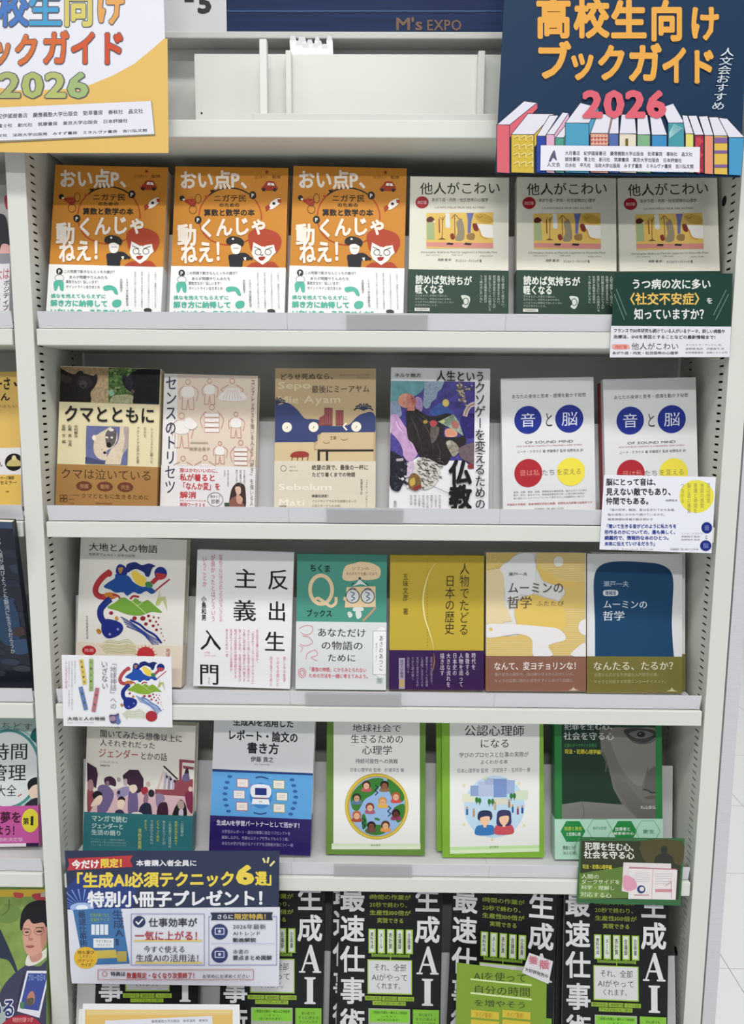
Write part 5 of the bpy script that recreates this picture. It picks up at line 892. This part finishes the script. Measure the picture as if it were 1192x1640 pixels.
card('small dark green framed card showing a silhouette and a leaflet', [(929.6, 1341), (1097, 1343), (1090, 1450.6), (923.5, 1446)], -.0026, '2c6438', c_small, coat=.3)

# ================================================================ posters and leaflets
RB = ['5c7cc0', '4a86c4', '3f98c8', '9cc06c', 'd8c05c', 'd8945c']
def p_left(A):
    A.crop(2.98, 0, 0); OR = 'ddb768'
    A.P([(-400, 380), (-100, 400), (60, 430), (150, 432), (300, 425), (430, 405), (540, 360), (640, 305), (720, 240), (782, 185), (800, 185), (812, 730), (-400, 730)], OR)
    OL = '6a6874'
    for t, x0, y0, x1, y1 in (('校', -8, -60, 140, 128), ('生', 134, -60, 298, 128), ('向', 300, -52, 450, 126), ('け', 455, -50, 600, 120), ('ック', -60, 160, 190, 318), ('ガイド', 200, 145, 600, 312), ('2026', -5, 322, 428, 480)): A.T(t, x0, y0, x1, y1, OL, .062)
    for dx, t, c in ((0, '校', '4a78bc'), (1, '生', '4a9ac8')): A.T(t, -8+dx*142, -60, 140+dx*158, 128, c, .03)
    A.T('向', 300, -52, 450, 126, 'cfc46c', .035); A.T('け', 455, -50, 600, 120, 'dca05c', .035); A.T('高', -170, -60, -20, 128, '5c68b8', .035)
    A.T('ック', -60, 160, 190, 318, ['cc7a48', 'd0703c'], .035); A.T('ガイド', 200, 145, 600, 312, ['cf683a', 'cb5a36', 'c85034'], .035); A.T('ブ', -200, 160, -62, 318, 'c88a50', .035)
    A.T('2026', -5, 322, 428, 480, ['a8b070', 'a8b46c', 'b0b870', '9cb478'], .033)
    A.P([(-400, 540), (725, 483), (742, 646), (-400, 700)], '8a8474'); A.P([(-400, 532), (722, 483), (738, 640), (-400, 690)], 'dfdee8')
    for i, t in enumerate(('紀伊國屋書店　慶應義塾大学出版会　勁草書房　春秋社　晶文社', '富士社　創元社　筑摩書房　東京大学出版会　日本評論社', '文社　法政大学出版局　みすず書房　ミネルヴァ書房　吉川弘文館')): A.T(t, -10, 545+i*48, [685, 612, 705][i], 568+i*44, '4a4c5c', .022, sk=-26)
PLQ = [(-118, -160), (257, -165), (270, 241), (-108, 241)]
card('white and amber poster with rainbow lettering, upper left', PLQ, -.03, 'dfdfe8', p_left, cat='poster', name='poster', rough=.5)
def p_right(A):
    A.crop(2.893, 780, 0); OR = 'e0a348'; SH = '142e4a'
    for dx, dy, c in ((7, 8, SH), (0, 0, OR)):
        for t, x0, y0, x1, y1 in (('高', 225, -15, 392, 178), ('校', 402, -12, 568, 176), ('生', 572, 0, 742, 182), ('向', 752, 2, 912, 190), ('け', 935, 25, 1080, 190)): A.T(t, x0+dx, y0+dy, x1+dx, y1+dy, c, .04)
        for t, x0, y0, x1, y1 in (('ブ', 222, 195, 390, 372), ('ッ', 370, 205, 510, 372), ('ク', 505, 205, 650, 378), ('ガ', 648, 200, 812, 384), ('イ', 805, 212, 935, 392), ('ド', 925, 222, 1062, 392)): A.T(t, x0+dx, y0+dy, x1+dx, y1+dy, c, .04)
    A.T('人文会おすすめ', 1085, 222, 1150, 512, 'cdd6de', .012, v=True, sk=-50)
    W = 'dad8e4'; LN = '2a3040'
    bk = [((45, 580, 105, 800), (172, 470, 232, 478), 'd2606e', 'left'), ((112, 625, 218, 800), (190, 528, 310, 530), 'cdb040', 0), ((230, 632, 270, 800), (290, 536, 332, 536), '26409c', 0), ((274, 625, 312, 800), (350, 522, 378, 526), 'd8a8c4', 0), ((316, 640, 356, 800), (380, 560, 396, 560), '4c9884', 0),
          ((362, 572, 472, 800), (432, 478, 515, 500), '4a98b8', 0), ((478, 620, 560, 800), (512, 530, 578, 532), 'dca08c', 0), ((564, 622, 608, 800), (585, 532, 608, 534), '5068a4', 0), ((612, 622, 690, 800), (622, 532, 682, 534), 'dcd2c0', 0), ((695, 626, 755, 800), (695, 532, 740, 534), '7cac84', 0),
          ((762, 628, 832, 800), (752, 532, 800, 536), '3c88bc', 0), ((838, 572, 912, 800), (808, 500, 860, 482), '4494a0', 0), ((918, 622, 955, 800), (902, 535, 925, 538), 'd8d070', 0), ((960, 628, 1002, 800), (930, 538, 968, 538), '982c40', 0), ((1006, 630, 1046, 806), (978, 542, 1018, 540), 'dc8c74', 0), ((1050, 632, 1112, 808), (1025, 545, 1066, 545), 'd8b450', 0), ((1118, 640, 1190, 812), (1070, 548, 1108, 552), '4494c0', 0)]
    for (x0, y0, x1, y1), (a0, b0, a1, b1), c, _ in bk:
        A.P([(x0, y0), (a0, b0), (a1, b1), (x1, y0)], W); A.L([(x0, y0), (a0, b0), (a1, b1)], 3, LN); 
        if a1 > x1+4: A.P([(x1, y0), (a1, b1), (a1+1, b1+26), (x1, y0+60)], c); A.L([(a1, b1), (x1, y0)], 3, LN)
        if a0 < x0-8: A.L([(a0, b0), (x0, y0)], 3, LN)
        A.R(x0, y0, x1, y1, c, sk=3); A.L([(x0, y1), (x0, y0), (x1, y0), (x1, y1)], 3, LN)
    for i in range(12): A.C([(125+(i % 3)*32, 640+i//3*40), (145+(i % 3)*32, 632+i//3*40), (150+(i % 3)*30, 655+i//3*40)], 4, 'e6dc9c')
    for i in range(5): A.L([(484+i*16, 628), (484+i*16, 678)], 5, 'b84a44'); 
    for i in range(3): A.L([(480, 634+i*18), (558, 634+i*18)], 4, 'e8cfc0')
    for i in range(7): A.L([(842, 620+i*8-i*4), (866+i*6, 578+i*3)], 3, '9cd0d4')
    A.R(640, 645, 652, 678, '6c5c2c'); 
    for y in (640, 700, 765): A.R(1052, y, 1110, y+(26 if y == 640 else 14), '7c5c98')
    A.S([(965, 640), (1000, 660), (970, 690), (1000, 720), (968, 760), (995, 790), (964, 800)], 'c0404c', 2)
    A.T('2026', 440, 398, 832, 560, 'd5606e', .045); 
    A.P([(248, 676), (984, 684), (982, 800), (246, 792)], 'e2e0ea'); A.S([(285, 750), (300, 712), (312, 700), (318, 725), (322, 748), (305, 735), (296, 750)], '5a5c74', 3); A.T('人文会', 276, 755, 338, 776, '4a4c5c', .02)
    for i, t in enumerate(('大月書店　紀伊國屋書店　慶應義塾大学出版会　勁草書房　春秋社　晶文社', '誠信書房　青土社　創元社　筑摩書房　東京大学出版会　日本評論社', '白水社　平凡社　法政大学出版局　みすず書房　ミネルヴァ書房　吉川弘文館')): A.T(t, 360, 702+i*28, [950, 900, 955][i], 722+i*28, '4a4c5c', .02, sk=6)
card('navy poster with orange lettering and drawn book spines, upper right', [(816.5, -170), (1205, -170), (1186, 284), (793, 278)], -.03, '10304f', p_right, cat='poster', name='poster', rough=.5)
def p_leaf(A):
    A.crop(3.406, 90, 1540); A.P([(158, 262), (962, 262), (968, 800), (150, 800)], 'e0bc6c'); A.P([(160, 262), (960, 262), (950, 290), (170, 290)], 'e4c888'); A.P([(268, 322), (850, 296), (862, 420), (262, 450)], 'dfe0ea'); [A.T(t, 520, 318+i*30, 830, 334+i*30, '5a5c6c', .015, sk=-6) for i, t in enumerate(('慶應義塾大学出版会　勁草書房　春秋社', '筑摩書房　東京大学出版会　日本評論社'))]
card('plain white sheet whose left edge shows behind the amber leaflet, lower left', [(126.7, 1618), (376, 1618), (380, 1790), (118, 1790)], -.0555, 'e6e4e4', lambda A: None, cat='leaflet', name='leaflet', t=.002, group='leaflets of the lower left pile')
card('white-edged amber leaflet in front of the leftmost black book, lower left', [(132.6, 1609), (383.6, 1610.5), (388, 1792), (130, 1792)], -.0585, 'e9e9ea', p_leaf, cat='leaflet', name='leaflet', t=.002, group='leaflets of the lower left pile')

# ================================================================ the neighbouring bay on the left
def a_l1(A):
    A.R(-200, 290, 60, 426, 'b4b2b0'); A.S([(-20, 340), (-5, 345), (8, 352), (14, 380), (14, 402), (-20, 398)], '2a2830'); A.S([(4, 322), (9, 318), (14, 332), (8, 340)], 'a8304a'); A.S([(4, 395), (16, 398), (16, 412), (2, 410)], 'd8a4a0'); A.R(-100, 410, 60, 426, '8a8890'); A.T('（大は', -16, 432, 18, 452, 'b4545c', .0); A.T('ポジティブ', 9, 452, 20, 502, '3a3a3c', .01, v=True); A.T('思考の', -8, 454, 4, 492, '8a8a8c', v=True); A.S([(-6, 484), (0, 480), (5, 482), (2, 494), (-4, 498)], 'a8243c')
book('pale book with a dark-haired portrait on the left bay top shelf', [(-140, 299), (13, 301), (20.5, 506), (-136, 506)], Z[0], 'dcdade', a_l1, t=.02, Yb=.018, lean=12)
def a_l2(A, B):
    A.T('ーさ', -10, 607, 17, 628, K, .03); A.T('ん', 0, 632, 16, 645, K, .03); A.T('いちばんやさしい', -40, 651, 28, 656, '7a6030')
    A.L([(22, 616), (26, 622)], 3, K)
    B.E(24, 743, 14.5, 14, '1c1a18'); B.S([(14, 743), (20, 738), (24, 733), (29, 738), (34, 742), (34, 749), (14, 749)], 'c8b878'); B.E(24, 736, 3.5, 4, 'd8cc9c'); B.T('ん', -1, 742, 6, 750, '3a3a3a', .02); B.R(-150, 763, 40, 816, 'e2bc60'); B.T('ページ解説', 2, 765, 25, 771, K, .03); B.T('無料セミナー', -12, 772, 30, 779, K, .02); B.R(12, 789, 17, 792, 'a08038')
book('yellow book with white band and black round emblem in the left bay', [(-126, 599), (29, 599), (37.5, 814), (-120, 815)], Z[1], 'dcb765', a_l2, band=('e2dfe2', 720), t=.022)
def a_l3(A):
    A.R(-200, 830, 60, 845, '3c4c6c'); random.seed(8)
    for i in range(26):
        y = 850+random.random()*230; x = -20+random.random()*55; A.S([(x-14, y), (x, y-5), (x+16, y-2), (x+12, y+6), (x-8, y+5)], random.choice(['20283c', '2a3448', '14161c', '1c2438', '343a44']), 3)
    A.S([(-5, 960), (20, 955), (30, 1000), (20, 1030), (-5, 1020)], '1f3a5c', 4); A.S([(15, 1025), (40, 1018), (42, 1040), (18, 1044)], '2c4668', 4); A.S([(18, 1002), (34, 998), (36, 1010), (20, 1014)], '3c2c2c', 4)
    A.T('もはや人類が滅びようとも銀河に生きるだろうか', 0, 845, 8, 1044, 'b4b6bc', .012, v=True, sk=11)
book('dark navy book with white vertical title on the left bay third shelf', [(-126, 836), (28, 835.5), (43, 1079), (-114, 1080)], Z[2], '1a1e2c', a_l3, t=.012, Yb=.028, lean=-11.5, coat=.3)
def a_l4(A, B):
    A.R(-200, 1140, 80, 1175, 'a9bdb6'); A.T('ちどす', 0, 1158, 52, 1172, '4a5c5c', .0, sk=4); A.E(12, 1240, 58, 68, 'd6dadb', 44); A.O(12, 1240, 52, 66, 5, '4a8c8c', n=44); A.O(12, 1240, 57, 72, 2, '7cb0a8', n=44)
    A.T('時間', -16, 1195, 46, 1225, '2c2c30', .012); A.T('管理', -17, 1231, 43, 1261, '2c2c30', .012); A.T('大全', -6, 1266, 28, 1287, '2c2c30', .0)
    A.S([(45, 1266), (50, 1258), (60, 1255), (66, 1262), (66, 1272), (56, 1270), (48, 1278)], '1c1c20'); A.S([(48, 1276), (56, 1268), (66, 1270), (66, 1290), (54, 1292), (48, 1284)], 'e6cdb8'); A.S([(42, 1303), (50, 1294), (58, 1290), (66, 1292), (68, 1304)], '2c2a3a'); A.S([(48, 1186), (54, 1172), (64, 1170), (66, 1190), (58, 1196)], '1f5c5c'); A.L([(30, 1287), (36, 1283)], 2, 'b85a4a')
    B.T('夢を', 2, 1312, 37, 1332, '4a1c34', .03); B.T('よう！', -4, 1335, 34, 1353, '4a1c34', .03); B.T('の時間術決定版', -18, 1356, 40, 1363, 'e2c4dc', .01); B.E(51, 1328, 14, 20, 'ddd040'); B.T('第', 39, 1323, 49, 1335, '2a2a20', .03); B.T('1', 50.5, 1317, 57.5, 1338, '2a2a20', .02); B.R(-120, 1366, 45, 1375, 'e2dce2'); B.R(45, 1366, 80, 1375, '2c1c44')
book('time management book with a teal clock ring and pink band', [(-110, 1158), (57, 1158), (65, 1372), (-100, 1372)], Z[3], 'c4cfcc', a_l4, band=('c25a9c', 1303), t=.022, h=.21, Yb=.045)
def a_l5(A):
    A.crop(6.307, 0, 1380); A.R(-900, 200, 600, 1900, N('7e9650', .15, 60)); A.R(-900, 300, 420, 372, 'c8a83c', sk=0); A.S([(100, 330), (200, 340), (190, 385), (120, 380)], 'b84a44', 3); A.S([(290, 350), (420, 345), (430, 410), (330, 410)], 'a83c44', 3); A.R(380, 330, 460, 380, 'b4a8a0')
    A.S([(0, 480), (60, 440), (200, 520), (140, 620), (40, 640), (-60, 600)], '6c8644', 3); A.C([(60, 400), (60, 500), (0, 560)], 9, '4c5c34'); A.S([(-30, 700), (30, 780), (120, 960), (185, 1110), (170, 1140), (90, 1020), (-40, 960)], '2c3448', 4)
    A.S([(240, 1090), (300, 1060), (420, 1080), (620, 940), (620, 1900), (-100, 1900), (20, 1360), (130, 1180)], '3c3c58', 4); A.S([(230, 1250), (260, 1130), (240, 1380), (190, 1600)], '2c2c44', 3)
    A.S([(290, 960), (400, 950), (500, 880), (500, 960), (380, 1060), (270, 1070)], 'dcd8cc', 3); A.S([(300, 940), (420, 940), (420, 1010), (330, 1040)], 'c08c7c', 3)
    A.S([(215, 640), (300, 600), (420, 610), (480, 680), (470, 820), (420, 930), (350, 980), (280, 960), (240, 880), (220, 760)], 'cf9c88', 4); A.S([(400, 700), (475, 700), (460, 850), (420, 900)], 'bd8674', 4)
    A.S([(190, 700), (190, 560), (240, 460), (340, 415), (450, 420), (540, 460), (520, 640), (460, 690), (420, 640), (320, 650), (270, 600), (225, 650), (215, 710)], '1c191f', 4)
    A.L([(225, 700), (290, 705)], 9, '3c2c2c'); A.L([(350, 690), (430, 690)], 9, '3c2c2c'); A.S([(235, 735), (262, 726), (288, 735), (262, 745)], '3a2a28', 3); A.S([(352, 730), (385, 719), (418, 728), (385, 741)], '3a2a28', 3); A.S([(285, 800), (300, 792), (330, 800), (318, 820), (290, 820)], 'b07864', 3); A.E(262, 880, 1, 1, '3a2a28'); A.O(262, 735, 42, 36, 4, '5c4444'); A.O(385, 728, 48, 38, 4, '5c4444'); A.C([(300, 740), (285, 800), (310, 820)], 8, 'a87060'); A.S([(258, 880), (285, 868), (300, 872), (318, 866), (348, 880), (305, 900)], 'a8605a', 3); A.C([(258, 880), (300, 882), (348, 880)], 4, '6a3434')
    A.P([(285, 1125), (520, 1130), (440, 1600), (210, 1530)], 'dcdce6'); A.P([(300, 1150), (500, 1155), (430, 1530), (235, 1500)], '3c4c94'); A.S([(310, 1370), (350, 1330), (380, 1380), (370, 1460), (300, 1460)], 'b87c6c', 4); A.S([(300, 1410), (370, 1400), (360, 1470), (305, 1470)], '5c5444', 4); A.T('ブルーな日々', 300, 1160, 480, 1230, '8c9cd0', .02); A.P([(235, 1440), (280, 1440), (275, 1510), (235, 1500)], '4c7c54')
    A.T('の', -50, 1220, 25, 1340, 'dcdce8', .09); A.T('いる', -80, 1400, 190, 1590, 'dfe0ea', .09); A.T('の', -50, 1220, 25, 1340, '26306c', .025); A.T('いる', -80, 1400, 190, 1590, '26306c', .025); A.R(-900, 1480, 100, 1900, 'a4b4b0'); A.T('いる', -80, 1400, 190, 1590, '26306c', .03)
    A.S([(80, 1640), (180, 1580), (300, 1570), (420, 1620), (440, 1700), (60, 1700)], 'a8283c', 4); A.T('特別付録つき', 170, 1590, 380, 1640, 'd89c98', .02)
book('magazine with a man in glasses on a green cover in the left bay', [(-110, 1436), (71, 1436), (81, 1640), (-100, 1640)], Z[4], '7e9a50', a_l5, t=.012, h=.236, Yb=-.02, lean=12, coat=.3, cat='magazine', name='magazine')
